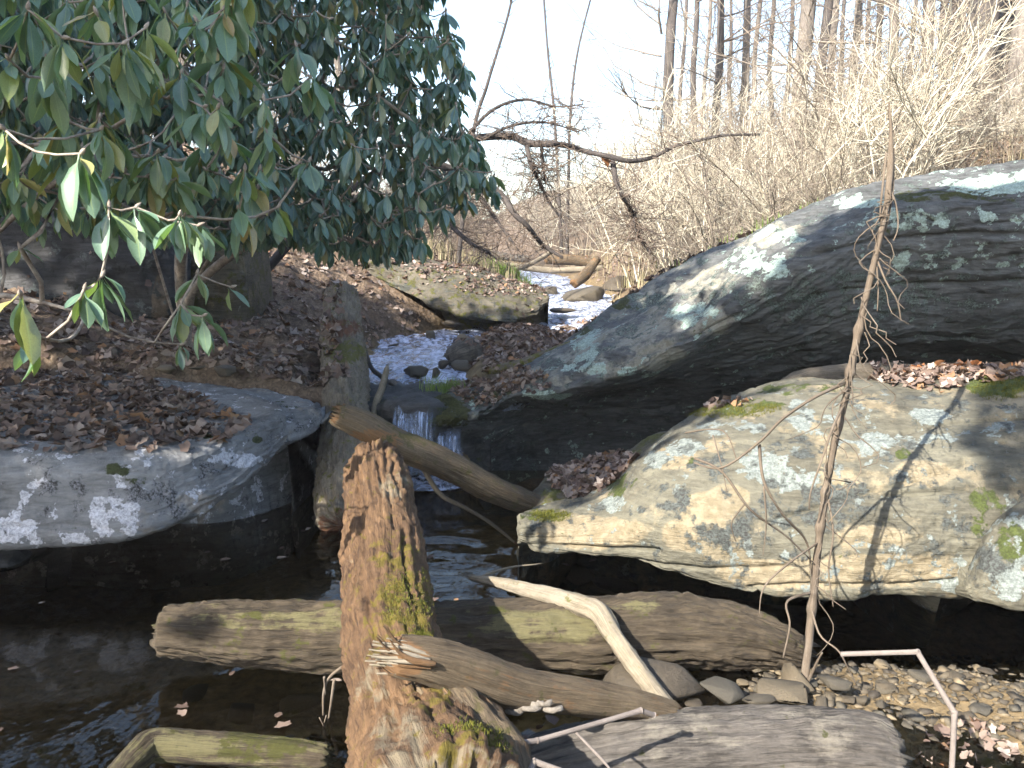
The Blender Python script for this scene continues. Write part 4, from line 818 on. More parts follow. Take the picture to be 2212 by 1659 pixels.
for (x, y, w, k, lab) in [(1250, 1248, 110, 1, 'submerged tan stone under the nose of the tan boulder'), (1330, 1262, 120, 4, 'flat submerged tan stone behind the log across the pool'), (1210, 1262, 60, 3, 'small submerged stone left of the flat one, behind the crossing log'), (640, 1520, 120, 0, 'sunken pale stone in the shallows left of the reddish log'), (520, 1540, 90, 4, 'dark sunken stone in the shallows above the mossy branch'), (420, 1500, 80, 1, 'sunken brown stone in the middle of the left pool'), (1320, 1475, 150, 3, 'sunken golden stone in front of the log across the pool')]:
    put_stone(x, y, -.20, w, k, rs.uniform(0, 6), lab, None, .7)
# ------------------------------------------------------------------ fallen leaves
def dead_leaf(seed):
    r = np.random.default_rng(seed); n = 10; a = np.linspace(0, 2 * np.pi, n, endpoint=False)
    rad = np.where(np.arange(n) % 2 == 0, 1.0, .8) * r.uniform(.75, 1.2, n)
    v = np.stack([np.cos(a) * rad * .5, np.sin(a) * rad * .34, 0 * a], -1); v = np.vstack([[0, 0, 0], v])
    c1, c2 = r.uniform(.2, 1.4), r.uniform(-.5, .9)
    v[:, 2] = c1 * v[:, 1] ** 2 * 1.6 + c2 * v[:, 0] ** 2 * .8 + .05 * r.normal(size=n + 1)
    t = np.stack([np.zeros(n, int), 1 + np.arange(n), 1 + (np.arange(n) + 1) % n], -1)
    return v, t
DL = [dead_leaf(i) for i in range(8)]
def orient(nrm, az, tilt, rr):
    z = nrm / np.linalg.norm(nrm); z = z + tilt * np.array([rr.gauss(0, 1), rr.gauss(0, 1), rr.gauss(0, .3)]); z /= np.linalg.norm(z)
    x = np.array([math.cos(az), math.sin(az), 0]); x = x - z * (x @ z); x /= np.linalg.norm(x)
    return np.stack([x, np.cross(z, x), z], 0)
lr = random.Random(11)
def inpoly(x, y, poly):
    c = False; j = len(poly) - 1
    for i in range(len(poly)):
        xi, yi = poly[i]; xj, yj = poly[j]
        if (yi > y) != (yj > y) and x < (xj - xi) * (y - yi) / (yj - yi) + xi: c = not c
        j = i
    return c
SLABP = [(-300, 760), (0, 775), (250, 800), (330, 830), (430, 860), (520, 900), (545, 925), (500, 960), (400, 975), (330, 985), (200, 975), (0, 985), (-300, 985)]
def px1(p): a, b = proj(np.array([p])); return a[0], b[0]
litter = {k: Batch() for k in ('slab', 'bank', 'right', 'pocket', 'ridge', 'low')}
def add_leaf(b, p, nrm, s, tilt, lift=.006):
    v, t = DL[lr.randrange(8)]; o = orient(nrm, lr.uniform(0, 6.3), tilt, lr); b.add((v * s) @ o + p + np.array([0, 0, lift]), None, t, lr.random())
for _ in range(6500):
    x, y = lr.uniform(-4.5, -1.0), lr.uniform(4.1, 7.3); p, n_ = drop(x, y)
    if p is None or n_[2] < .6 or p[2] < .45: continue
    a, b = px1(p)
    if inpoly(a, b, SLABP): add_leaf(litter['slab'], p, n_, .03 + .085 * lr.random() ** 1.3, .4, lr.uniform(.004, .03))
for _ in range(12500):
    y = 6.4 + 13 * lr.random() ** 1.6; x = scx(y) - shw(y) - .02 - lr.random() ** 1.1 * 6.5; p, n_ = drop(x, y)
    if p is None or p[2] > zs(y) + 3.2: continue
    add_leaf(litter['bank'], p, n_, .03 + .09 * lr.random() ** 1.2, .45, lr.uniform(.004, .03))
for _ in range(11000):
    y = 7.2 + 16 * lr.random() ** 1.4; x = scx(y) + shw(y) - .05 + lr.random() * 9; p, n_ = drop(x, y)
    if p is None: continue
    if y < 7.9 and n_[2] < .75: continue
    add_leaf(litter['right'], p, n_, lr.uniform(.055, .11), .45, lr.uniform(.004, .03))
for _ in range(1500):
    x, y = lr.uniform(-.75, .95), lr.uniform(7.7, 11.3); p, n_ = drop(x, y)
    if p is not None and p[2] > zs(y) - .0: add_leaf(litter['right'], p, n_, lr.uniform(.05, .10), .45, lr.uniform(.004, .03))
for (cx_, cy_, rx, ry, x0, x1, y0, y1, n_leaf, zone) in [(1290, 1030, 105, 55, .1, 1.2, 4.4, 5.3, 2600, 'pocket'), (1080, 835, 110, 45, -.6, .6, 5.9, 7.0, 2200, 'pocket'), (1090, 618, 110, 24, -1.2, .8, 11.4, 13.3, 1600, 'pocket'), (2060, 805, 190, 40, 1.5, 3.2, 4.2, 5.3, 2200, 'ridge'), (1640, 880, 130, 14, .9, 1.8, 4.4, 5.0, 300, 'ridge'), (2110, 1640, 140, 70, .95, 1.8, 2.0, 3.0, 700, 'low'), (1160, 1610, 50, 60, -.1, .3, 1.9, 2.6, 60, 'low'), (950, 590, 90, 20, -2, -.2, 12, 13.5, 500, 'pocket')]:
    for _ in range(n_leaf):
        p, n_ = drop(lr.uniform(x0, x1), lr.uniform(y0, y1))
        if p is None or n_[2] < .45: continue
        a, b = px1(p)
        if ((a - cx_) / rx) ** 2 + ((b - cy_) / ry) ** 2 < 1: add_leaf(litter[zone], p, n_, lr.uniform(.025, .06) if zone == 'low' else lr.uniform(.035, .08), .55, lr.uniform(.003, .03))
for k, lab in dict(slab='carpet of dead brown leaves on the flat grey slab', bank='dead leaves covering the left bank', right='dead leaves on the island and the right bank', pocket='dead leaves caught in pockets between the rocks', ridge='dead leaves along the top of the tan boulder', low='dead leaves on the gravel at the bottom right').items():
    tag(litter[k].build('leaf_litter', M['litter'], smooth=False), lab, 'leaves', kind='stuff')
fl_ = Batch()
for _ in range(60):
    x, y = lr.uniform(-2.6, .6), lr.uniform(2.3, 5.2); v, t = DL[lr.randrange(8)]; o_ = orient(np.array([0, 0, 1.]), lr.uniform(0, 6.3), .06, lr); fl_.add((v * np.array([1, 1, .35]) * lr.uniform(.03, .065)) @ o_ + np.array([x, y, .006]), None, t, lr.random())
tag(fl_.build('floating_leaves', M['litter'], smooth=False), 'scattered dead leaves floating on the dark pool', 'leaves', kind='stuff')
LM = []
for i, (v, t) in enumerate(DL):
    m = mesh_from('dead_leaf', v, [t], {'rnd': np.zeros(len(v))}, False); m.materials.append(M['litter_orange']); LM.append(m)
def one_leaf(px, py, x0, s, lab, grp, tilt=.6):
    c = P(px, py, x0); p, n_ = drop(c[0], c[1], c[2] + .25)
    if p is None: return
    o = link('dead_leaf', LM[lr.randrange(8)], loc=p + np.array([0, 0, s * .25])); Mx = orient(n_, lr.uniform(0, 6.3), tilt, lr).T
    o.rotation_euler = Matrix(Mx.tolist()).to_euler(); o.scale = (s, s, s); tag(o, lab, 'leaf', grp)
for i in range(22):
    one_leaf(lr.uniform(1900, 2190), lr.uniform(795, 815), lr.uniform(4.55, 4.85), lr.uniform(.07, .11), 'curled russet leaf on top of the tan boulder', 'russet leaves on the tan boulder', .8)
for i in range(16):
    one_leaf(lr.uniform(1960, 2180), lr.uniform(1590, 1655), lr.uniform(2.25, 2.55), lr.uniform(.04, .065), 'russet leaf in the heap right of the thick grey log', 'russet leaves at the lower right', .6)

# ------------------------------------------------------------------ rhododendron
def rh_leaf(seed, curl, fold, wd=.37):
    n = 7; t = np.linspace(0, 1, n); w = .5 * np.sin(np.pi * np.clip(t, 0, 1) ** 1.15) ** .75 * wd; w[0] = .012; w[-1] = .006
    r = np.random.default_rng(seed); side = .03 * r.normal()
    v = []; rib = []
    for i in range(n):
        y = t[i]; z = -curl * y ** 2; x0 = side * math.sin(y * 3)
        for k, s in enumerate((-1, 0, 1)): v.append((x0 + s * w[i], y, z + fold * abs(s) * w[i] + .012 * r.normal() * abs(s))); rib.append(s * 1.0)
    v = [(0, -.16, .03), ] * 3 + v; v = np.array(v); v[0, 0] = -.012; v[2, 0] = .012; rib = [-1, 0, 1] + rib
    i = np.arange((n + 1) * 3).reshape(n + 1, 3); q = np.stack([i[:-1, :-1], i[:-1, 1:], i[1:, 1:], i[1:, :-1]], -1).reshape(-1, 4)
    return v, q, np.array(rib)
RL = [rh_leaf(i, c, f) for i, (c, f) in enumerate([(.05, .25), (.12, .4), (.2, .15), (.02, .5), (.16, .7), (-.06, .3)])] + [rh_leaf(20, .28, .9, .30), rh_leaf(21, .1, .2, .44), rh_leaf(22, .35, .5, .34), rh_leaf(23, -.12, 1.1, .33)]
RLM = {}
for mat in ('rhodo', 'rhodo_dark'):
    RLM[mat] = []
    for v, q, rib in RL:
        m = mesh_from('leaf', v, q, {'rnd': np.zeros(len(v)), 'rib': rib}); m.materials.append(M[mat]); RLM[mat].append(m)
def rhodo(label, base, stems, whorls, mat, seed, nmax=300):
    rr = random.Random(seed); base = np.array(base, float)
    root = empty('rhododendron', base, label, 'shrub')
    nodes = [base + np.array([0, 0, -.15])]; par = [-1]
    for s in stems:
        last = 0; prev = nodes[0]
        s = np.array([nodes[0]] + list(s)); pts = catmull(s, np.linspace(0, len(s) - 1 - 1e-6, len(s) * 7))[1:]
        for p in pts: nodes.append(p); par.append(last); last = len(nodes) - 1
    order = sorted(whorls, key=lambda w: np.linalg.norm(w[0] - base))
    tips = []
    for w in order:
        p = w[0]; N_ = np.array(nodes); d = np.linalg.norm(N_ - p, axis=1) + .25 * np.maximum(0, N_[:, 2] - p[2])
        j = int(np.argmin(d)); a = nodes[j]; L = np.linalg.norm(p - a); k = max(2, int(L / .09)); last = j
        side = np.array([rr.gauss(0, 1), rr.gauss(0, 1), rr.gauss(0, .6)]) * .07 * L
        for i in range(1, k + 1):
            f = i / k; q = a + (p - a) * f + side * math.sin(math.pi * f) + np.array([0, 0, -.10 * L * math.sin(math.pi * f)])
            nodes.append(q); par.append(last); last = len(nodes) - 1
        tips.append(last)
    cnt = np.zeros(len(nodes))
    for t_ in tips: cnt[t_] += 1
    for i in range(len(nodes) - 1, 0, -1): cnt[par[i]] += cnt[i]
    br = Batch(); N_ = np.array(nodes); ch = {}
    for i in range(1, len(nodes)): ch.setdefault(par[i], []).append(i)
    rad = .0026 + .0012 * np.sqrt(np.maximum(cnt, 0))
    done = set()
    for i in range(1, len(nodes)):
        if i in done: continue
        chain = [par[i], i]; done.add(i); c = i
        while c in ch:
            nx2 = max(ch[c], key=lambda j: cnt[j]);
            if nx2 in done: break
            done.add(nx2); chain.append(nx2); c = nx2
        rch = rad[chain].copy(); rch[0] = min(rch[0], rch[1] * 1.15); tube(br, N_[chain], rch, 6, rr.random())
    allv = []
    for (p, ls, nl, az0, up), t_ in zip(order, tips):
        d = p - N_[par[t_]]; d = d / (np.linalg.norm(d) + 1e-9) + np.array([0, 0, up]); d /= np.linalg.norm(d)
        tip = p + d * .02; tube(br, [p - d * .005, p + d * .006, p + d * .016, p + d * .026], [.003, .0075, .006, .001], 6, rr.random())
        for k in range(nl):
            a = az0 + 2 * math.pi * k / nl * 1.0 + rr.gauss(0, .25); dr = math.radians(rr.uniform(40, 88))
            Lv = np.array([math.cos(a) * math.cos(dr), math.sin(a) * math.cos(dr), -math.sin(dr)]); Nv = np.array([math.cos(a) * math.sin(dr), math.sin(a) * math.sin(dr), math.cos(dr)])
            Lv = Lv + .15 * d; Lv /= np.linalg.norm(Lv); Nv = Nv - Lv * (Nv @ Lv); Nv /= np.linalg.norm(Nv); X_ = np.cross(Lv, Nv)
            roll = rr.gauss(0, .35); X2 = X_ * math.cos(roll) + Nv * math.sin(roll); N2 = np.cross(X2, Lv)
            s = ls * rr.uniform(.6, 1.18); o = p + d * rr.uniform(-.012, .012) + Lv * s * .17
            allv.append((s / max(o[1], .5) * (1.0 if -100 < CX + F * o[0] / o[1] else .01), o, s, X2, Lv, N2, rr.randrange(10), rr.random()))
    allv.sort(key=lambda e: -e[0])
    fol = Batch()
    for i, (_, o, s, X2, Lv, N2, kk, rnd) in enumerate(allv):
        if i < nmax:
            ob = link('leaf', RLM[mat][kk], None, root, o - base); Mx = Matrix(np.stack([X2, Lv, N2], 1).tolist())
            ob.rotation_euler = Mx.to_euler(); ob.scale = (s, s, s)
        else:
            v, q, rib = RL[kk]; fol.add((v * s) @ np.stack([X2, Lv, N2], 0) + o, q, None, rnd, rib)
    tag(solid('branches', np.vstack(br.v), [np.vstack(br.q)], M['rhodo_wood'], root), kind='stuff')
    if fol.n: tag(fol.build('foliage', M[mat], root), kind='stuff')
    return root
wr = random.Random(21)
def W_(x, y, Y, ls=.13, nl=None, up=.6): return (P(x, y, Y), ls, nl or wr.randint(6, 9), wr.uniform(0, 6.3), up)
nearW = [W_(*w) for w in [(175, 332, 2.4, .15, 8), (45, 640, 2.25, .15, 7), (219, 598, 2.75, .14, 8), (182, 626, 2.72, .12, 5), (67, 722, 2.6, .13, 5), (236, 448, 2.8, .14, 7), (293, 448, 2.85, .14, 7), (388, 465, 2.8, .14, 8), (428, 487, 2.9, .13, 5), (391, 656, 3.4, .12, 8), (438, 683, 3.35, .13, 7), (391, 744, 3.5, .10, 5), (425, 592, 3.5, .12, 3), (499, 620, 3.6, .11, 2), (44, 536, 3.2, .09, 3),
        (529, 367, 3.1, .13, 9), (516, 452, 3.2, .13, 8), (441, 232, 3.0, .14, 10), (266, 94, 2.7, .15, 10), (135, 81, 2.6, .14, 6), (10, 280, 2.6, .13, 7), (391, 162, 3.1, .14, 9), (216, 280, 2.9, .13, 7), (313, 61, 2.9, .14, 7), (425, 47, 3.2, .13, 7), (209, 30, 2.8, .14, 7), (60, 20, 2.6, .15, 9), (110, 170, 2.9, .14, 8), (20, 130, 2.7, .14, 8), (300, 190, 3.1, .14, 8), (570, 216, 3.3, .12, 7), (576, 286, 3.3, .12, 7), (667, 350, 3.5, .12, 9), (640, 101, 3.5, .13, 8), (670, 168, 3.5, .13, 8), (340, 330, 3.3, .13, 8), (130, 420, 3.3, .12, 6), (30, 380, 3.2, .12, 7), (95, 300, 3.3, .12, 7)]]
while len(nearW) < 150:
    x, y = wr.uniform(-250, 520), wr.uniform(-160, 400)
    if y > 330 + .2 * x and x > 0: continue
    nearW.append(W_(x, y, wr.uniform(2.9, 4.2), wr.uniform(.12, .155)))
for _ in range(26): x_ = wr.uniform(40, 600); nearW.append(W_(x_, wr.uniform(330, 470), wr.uniform(3.1, 4.0), wr.uniform(.10, .14)))
rhodo('near rhododendron with large pale green drooping leaves at the left edge', (-3.3, 4.6, .68), [[(-2.9, 4.4, 1.4), (-2.1, 3.9, 1.9), (-1.4, 3.4, 2.05)], [(-3.0, 4.0, 1.2), (-2.2, 3.5, 1.45), (-1.6, 3.2, 1.4)], [(-3.1, 4.3, 2.0), (-2.4, 3.7, 2.6), (-1.6, 3.3, 2.8)]], nearW, 'rhodo', 5)
MASK = [(-200, -200), (985, -200), (965, 0), (985, 95), (1015, 145), (1012, 265), (1060, 365), (1088, 395), (1060, 425), (965, 440), (935, 490), (885, 545), (760, 550), (715, 535), (640, 505), (560, 515), (450, 505), (300, 465), (150, 425), (-200, 425)]
farW = []
while len(farW) < 2250:
    x, y = wr.uniform(-200, 1090), wr.uniform(-200, 540)
    if not inpoly(x, y, MASK): continue
    if (abs(x - 690) < 75 and abs(y - 130) < 85 or abs(x - 460) < 60 and abs(y - 60) < 60) and wr.random() < .55: continue
    Y0 = np.interp(x, [0, 500, 1000], [3.9, 4.2, 4.7]); Yv = Y0 + wr.random() ** .8 * np.interp(x, [0, 600, 1090], [2.2, 2.4, 1.6])
    farW.append(W_(x, y, Yv, wr.uniform(.088, .135)))
for _ in range(150): farW.append(W_(wr.uniform(-620, -150), wr.uniform(-150, 430), wr.uniform(4.2, 6.4), wr.uniform(.11, .15)))  # unseen foliage added at left to block sky from the pool reflection
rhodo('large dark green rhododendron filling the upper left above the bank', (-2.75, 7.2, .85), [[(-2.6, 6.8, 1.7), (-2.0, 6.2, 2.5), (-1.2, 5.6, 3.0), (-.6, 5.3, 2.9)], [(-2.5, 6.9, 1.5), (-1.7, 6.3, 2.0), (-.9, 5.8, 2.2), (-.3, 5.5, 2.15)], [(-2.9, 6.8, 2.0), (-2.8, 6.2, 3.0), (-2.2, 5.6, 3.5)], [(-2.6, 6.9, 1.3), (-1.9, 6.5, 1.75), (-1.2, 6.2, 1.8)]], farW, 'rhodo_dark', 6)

# ------------------------------------------------------------------ leafless shrubs, brush and trees
def wander(p, d, L, n, jit, rr, grav=0.):
    pts = [np.array(p, float)]; d = np.array(d, float); d /= np.linalg.norm(d)
    for i in range(n):
        d = d + np.array([rr.gauss(0, jit), rr.gauss(0, jit), rr.gauss(0, jit) + grav]); d /= np.linalg.norm(d); pts.append(pts[-1] + d * L / n)
    return np.array(pts)
def shrub_mesh(name, seed, stems, spread, jit, arch, mat, r0=.007, twigs=7, sub=5):
    rr = random.Random(seed); b = Batch()
    for s in range(stems):
        a = rr.uniform(0, 6.28); sp = spread * rr.uniform(.3, 1.0); L = rr.uniform(.6, 1.1)
        m = wander((.08 * math.cos(a) * rr.random(), .08 * math.sin(a) * rr.random(), -.05), (math.cos(a) * sp, math.sin(a) * sp, 1), L, 7, jit, rr, -arch)
        r = r0 * rr.uniform(.6, 1.2); tube(b, m, np.linspace(r, r * .3, len(m)), 3, rr.random())
        for k in range(sub):
            i = rr.randint(2, 6); d = (m[i] - m[i - 1]) / np.linalg.norm(m[i] - m[i - 1]) * .6 + np.array([rr.gauss(0, .5), rr.gauss(0, .5), rr.gauss(.15, .35)])
            w = wander(m[i], d, L * rr.uniform(.2, .5), 4, jit * 1.3, rr, -arch); tube(b, w, np.linspace(r * .5, r * .22, len(w)), 3, rr.random())
            for q in range(twigs):
                j = rr.randint(1, 4); d2 = (w[j] - w[j - 1]) / np.linalg.norm(w[j] - w[j - 1]) + np.array([rr.gauss(0, .7), rr.gauss(0, .7), rr.gauss(.1, .5)])
                x = wander(w[j], d2, L * rr.uniform(.06, .2), 2, jit, rr); tube(b, x, [r * .26, r * .2, r * .1], 3, rr.random())
    v = np.vstack(b.v); m = mesh_from(name, v, np.vstack(b.q), {'rnd': np.concatenate(b.r)}); m.materials.append(mat); return m
BR = [shrub_mesh('brush', 200 + i, 14, .5, .14, .02, M['brush'], .005) for i in range(6)]
M['brush_grey'] = rnd_mat('grey_brush_stems', [(0, (.13, .105, .085)), (.4, (.24, .20, .16)), (.75, (.17, .14, .11)), (1, (.34, .29, .22))], .8, .2)
BR = BR[:3] + [shrub_mesh('brush', 220 + i, 13, .55, .16, .02, M['brush_grey'], .005) for i in range(5)]
BD = [shrub_mesh('brush', 240 + i, 8, .9, .2, .07, M['brush_dark'], .006, 6, 5) for i in range(4)]
sr = random.Random(31)
def gz(x, y): return float(H(np.array([x]), np.array([y]))[0])
def put_shrub(px, Y, h, mesh, label, group, name='bare_shrub'):
    x = (px - CX) / F * Y
    if abs(x - scx(Y)) < shw(Y) + .7: x += (1 if x > scx(Y) else -1) * (shw(Y) + 1.2)
    o = link(name, mesh, loc=(x, Y, gz(x, Y) - .03)); s = h; w = sr.uniform(.8, 1.2)
    o.scale = (s * w, s * w, s); o.rotation_euler = (sr.gauss(0, .08), sr.gauss(0, .08), sr.uniform(0, 6.3)); return tag(o, label, 'shrub', group)
for i in range(34):
    px = sr.uniform(1500, 2300); put_shrub(px, sr.uniform(8.3, 11.5), sr.uniform(.9, 2.3) * np.interp(px, [1980, 2060], [1, .5]), BR[sr.choice((0, 1, 2, 3, 5, 6))], 'sunlit pale tan leafless shrub right behind the huge dark boulder', 'pale shrubs behind the dark boulder')
for i in range(72):
    px = sr.uniform(1240, 2300); put_shrub(px, sr.uniform(12, 22), sr.uniform(1.6, 3.4) * np.interp(px, [1200, 1500, 2000, 2080], [.6, 1, 1, .55]), BR[sr.randrange(8)], 'tan leafless shrub in the thicket on the right bank', 'tan thicket on the right bank')
for i in range(62):
    put_shrub(sr.uniform(850, 1750), sr.uniform(23, 42), sr.uniform(2.2, 4.4), BR[sr.choice((0, 1, 3, 4, 5, 6, 7, 7))], 'hazy tan leafless shrub far up the stream valley', 'far shrubs up the valley')
for i in range(12):
    put_shrub(sr.uniform(860, 1120), sr.uniform(14, 19), sr.uniform(1.3, 2.2), BD[sr.randrange(4)], 'dark arching twiggy shrub between the rhododendron and the far stream', 'dark twiggy shrubs left of the far stream')
for i in range(16):
    put_shrub(sr.uniform(300, 900), sr.uniform(14, 22), sr.uniform(2, 3.4), BR[sr.randrange(8)], 'tan shrub seen through gaps in the rhododendron', 'shrubs behind the rhododendron')
# white-stemmed bush on the crest of the boulder
def big_bush(px, Y, h, seed, label, mat):
    m = shrub_mesh('bush', seed, 13, .55, .10, .015, mat, .008, 9, 7); x = (px - CX) / F * Y
    o = link('bare_bush', m, loc=(x, Y, gz(x, Y) - .05)); o.scale = (h, h, h); tag(o, label, 'bush')
big_bush(1905, 9.0, 2.4, 300, 'bright white-stemmed bush rising behind the vine stalk', M['brush'])
big_bush(1960, 10.0, 2.0, 301, 'bright cream leafless bush just right of the white-stemmed bush', M['brush'])
big_bush(1740, 9.5, 1.6, 302, 'low spreading cream bush left of the white-stemmed bush', M['brush'])
big_bush(1385, 15.5, 2.8, 303, 'leaning pale many-stemmed bush on the right of the far stream', M['brush'])
big_bush(2230, 9.5, .8, 304, 'low yellowish bush in front of the thick leaning tree', M['brush'])
# ordinary trees
def branches_mesh(seed, h, n, mat, r=.03):
    rr = random.Random(seed); b = Batch()
    for k in range(n):
        z = h * rr.uniform(.16, 1.0); a = rr.uniform(0, 6.28); L = (h * 1.05 - z) * rr.uniform(.12, .3) + .7
        m = wander((0, 0, z), (math.cos(a), math.sin(a), rr.uniform(.1, .9)), L, 6, .16, rr, .02); q = r * rr.uniform(.4, 1); tube(b, m, np.linspace(q, q * .25, len(m)), 4, rr.random())
        for s in range(6):
            i = rr.randint(1, 6); d = (m[i] - m[i - 1]) * 2 + np.array([rr.gauss(0, .4), rr.gauss(0, .4), rr.gauss(.1, .3)]); w = wander(m[i], d, L * rr.uniform(.2, .5), 4, .2, rr); tube(b, w, np.linspace(q * .4, q * .15, len(w)), 3, rr.random())
            for t_ in range(5):
                j = rr.randint(1, 4); d2 = (w[j] - w[j - 1]) * 2 + np.array([rr.gauss(0, .5), rr.gauss(0, .5), rr.gauss(0, .4)]); x = wander(w[j], d2, L * rr.uniform(.08, .2), 2, .2, rr); tube(b, x, [q * .16, q * .12, q * .07], 3, rr.random())
    m = mesh_from('limbs', np.vstack(b.v), np.vstack(b.q), {'rnd': np.concatenate(b.r)}); m.materials.append(mat); return m
TB = [branches_mesh(400 + i, 11, 18, M['brush_grey'], .03) for i in range(3)] + [branches_mesh(420 + i, 11, 16, M['brush_dark'], .035) for i in range(3)]
tr_ = random.Random(41)
ORD = ['first', 'second', 'third', 'fourth', 'fifth', 'sixth', 'seventh', 'eighth', 'ninth', 'tenth', 'eleventh', 'twelfth', 'thirteenth', 'fourteenth', 'fifteenth', 'sixteenth', 'seventeenth', 'eighteenth', 'nineteenth', 'twentieth', 'twenty-first', 'twenty-second', 'twenty-third', 'twenty-fourth', 'twenty-fifth', 'twenty-sixth', 'twenty-seventh', 'twenty-eighth']
def tree(px, Y, rpx, lean, mat, label, h=12, limbs=None, side=16):
    x = (px - CX) / F * Y; z = gz(x, Y); r = rpx * Y / F
    E = empty('bare_tree', (x, Y, z), label, 'tree')
    pts = [np.array([x + lean * k * h + (tr_.gauss(0, .05) if k > 0 else 0), Y + (tr_.gauss(0, .05) if k > 0 else 0), z - .2 + k * (h + .2)]) for k in (0, .08, .2, .35, .5, .75, 1)]
    v, q, t, at = log_geo(pts, [r * 1.35, r * 1.05, r, r * .92, r * .8, r * .55, r * .2], sides=side, step=.12 if rpx > 20 else .3, bark=.012 if rpx > 20 else .01, seed=tr_.randrange(999), base=dict(bare=.15))
    solid('trunk', v, [q, t], M[mat], E, at)
    o = tag(link('limbs', TB[limbs if limbs is not None else tr_.randrange(6)], None, E), kind='stuff'); o.scale = (h / 11,) * 3; o.rotation_euler = (0, math.atan(lean) * .9, tr_.uniform(0, 6.3)); return E
TL = [(1455, 36, 4, .01, 'bark_dark'), (1560, 38, 4, -.01, 'bark_dark'), (1675, 36, 5, .01, 'bark_dark'), (1790, 38, 5, -.01, 'bark_dark'), (1835, 40, 4, .0, 'bark_dark'), (1930, 36, 5, .01, 'bark_dark'), (1425, 22, 11, .03, 'bark_dark'), (1483, 27, 6, .0, 'bark_dark'), (1505, 33, 4, .02, 'bark'), (1532, 24, 8, -.01, 'bark_dark'), (1585, 25, 8, .01, 'bark'), (1612, 31, 5, .0, 'bark'), (1645, 33, 5, -.01, 'bark_dark'), (1712, 20, 16, .01, 'bark'), (1748, 25, 10, .02, 'bark_dark'), (1772, 28, 8, -.01, 'bark'), (1815, 27, 8, .0, 'bark'), (1858, 26, 7, .02, 'bark_dark'), (1893, 23, 9, -.01, 'bark'), (1958, 24, 11, .0, 'bark'), (1990, 30, 8, .02, 'bark_dark'), (2030, 28, 8, .0, 'bark'), (2005, 22, 9, .01, 'bark_dark'), (2050, 20, 10, .0, 'bark_dark'), (2078, 17, 22, .015, 'bark_dark'), (2122, 18, 20, .02, 'bark_dark')]
TL.sort()
for i, (px, Y, r, ln, mt) in enumerate(TL):
    tree(px, Y, r, ln, mt, f'{"thick" if r > 15 else "slender" if r > 6 else "thin"} {"dark" if mt == "bark_dark" else "grey"} bare trunk, {ORD[i]} from the left on the wooded right bank')
tree(2150, 13.5, 46, .13, 'bark', 'thickest tree, grey ridged bark, leaning right near the upper right corner', 13, side=60)
tree(2330, 15, 30, .0, 'bark', 'broad grey tree just beyond the right edge of the frame', 13)
for i, (px, Y, r) in enumerate([(250, 20, 12), (420, 24, 12), (655, 22, 9), (740, 26, 8)]):
    tree(px, Y, r, .01, 'bark', f'grey trunk glimpsed behind the rhododendron, {ORD[i]} from the left')
def whip(pts, Y, r, lab):
    p = [P(a, b, Y) for a, b in pts]; z = gz(p[0][0], Y); p[0][2] = min(p[0][2], z)
    E = empty('sapling', (p[0][0], Y, z), lab, 'sapling'); twig('stem', p, list(np.linspace(r, r * .4, len(p))), M['bark_dark'], E, 8, .1, 5)
    b = Batch(); rr = random.Random(int(pts[0][0])); c = catmull(np.array(p), np.linspace(0, len(p) - 1.01, 40))
    for k in range(34):
        i = rr.randint(8, 38); w = wander(c[i], (rr.gauss(0, .5), rr.gauss(0, .5), .8), rr.uniform(.05, .22), 3, .2, rr); tube(b, w, [r * .35, r * .25, r * .2, r * .1], 3, rr.random())
    tag(solid('twigs', np.vstack(b.v), [np.vstack(b.q)], M['brush_dark'], E, {'rnd': np.concatenate(b.r)}), kind='stuff')
whip([(1215, 545), (1205, 380), (1196, 230), (1184, 120), (1174, -10), (1165, -120)], 27, .055, 'thin bare sapling standing alone against the white sky, left one of the pair')
whip([(1225, 540), (1228, 380), (1232, 250), (1243, 140), (1262, 50), (1292, -60)], 27.5, .055, 'thin bare sapling curving right against the white sky, right one of the pair')
whip([(985, 500), (1020, 300), (1050, 190), (1075, 110), (1098, 30), (1115, -50)], 14, .035, 'leaning bare sapling at the right edge of the rhododendron')
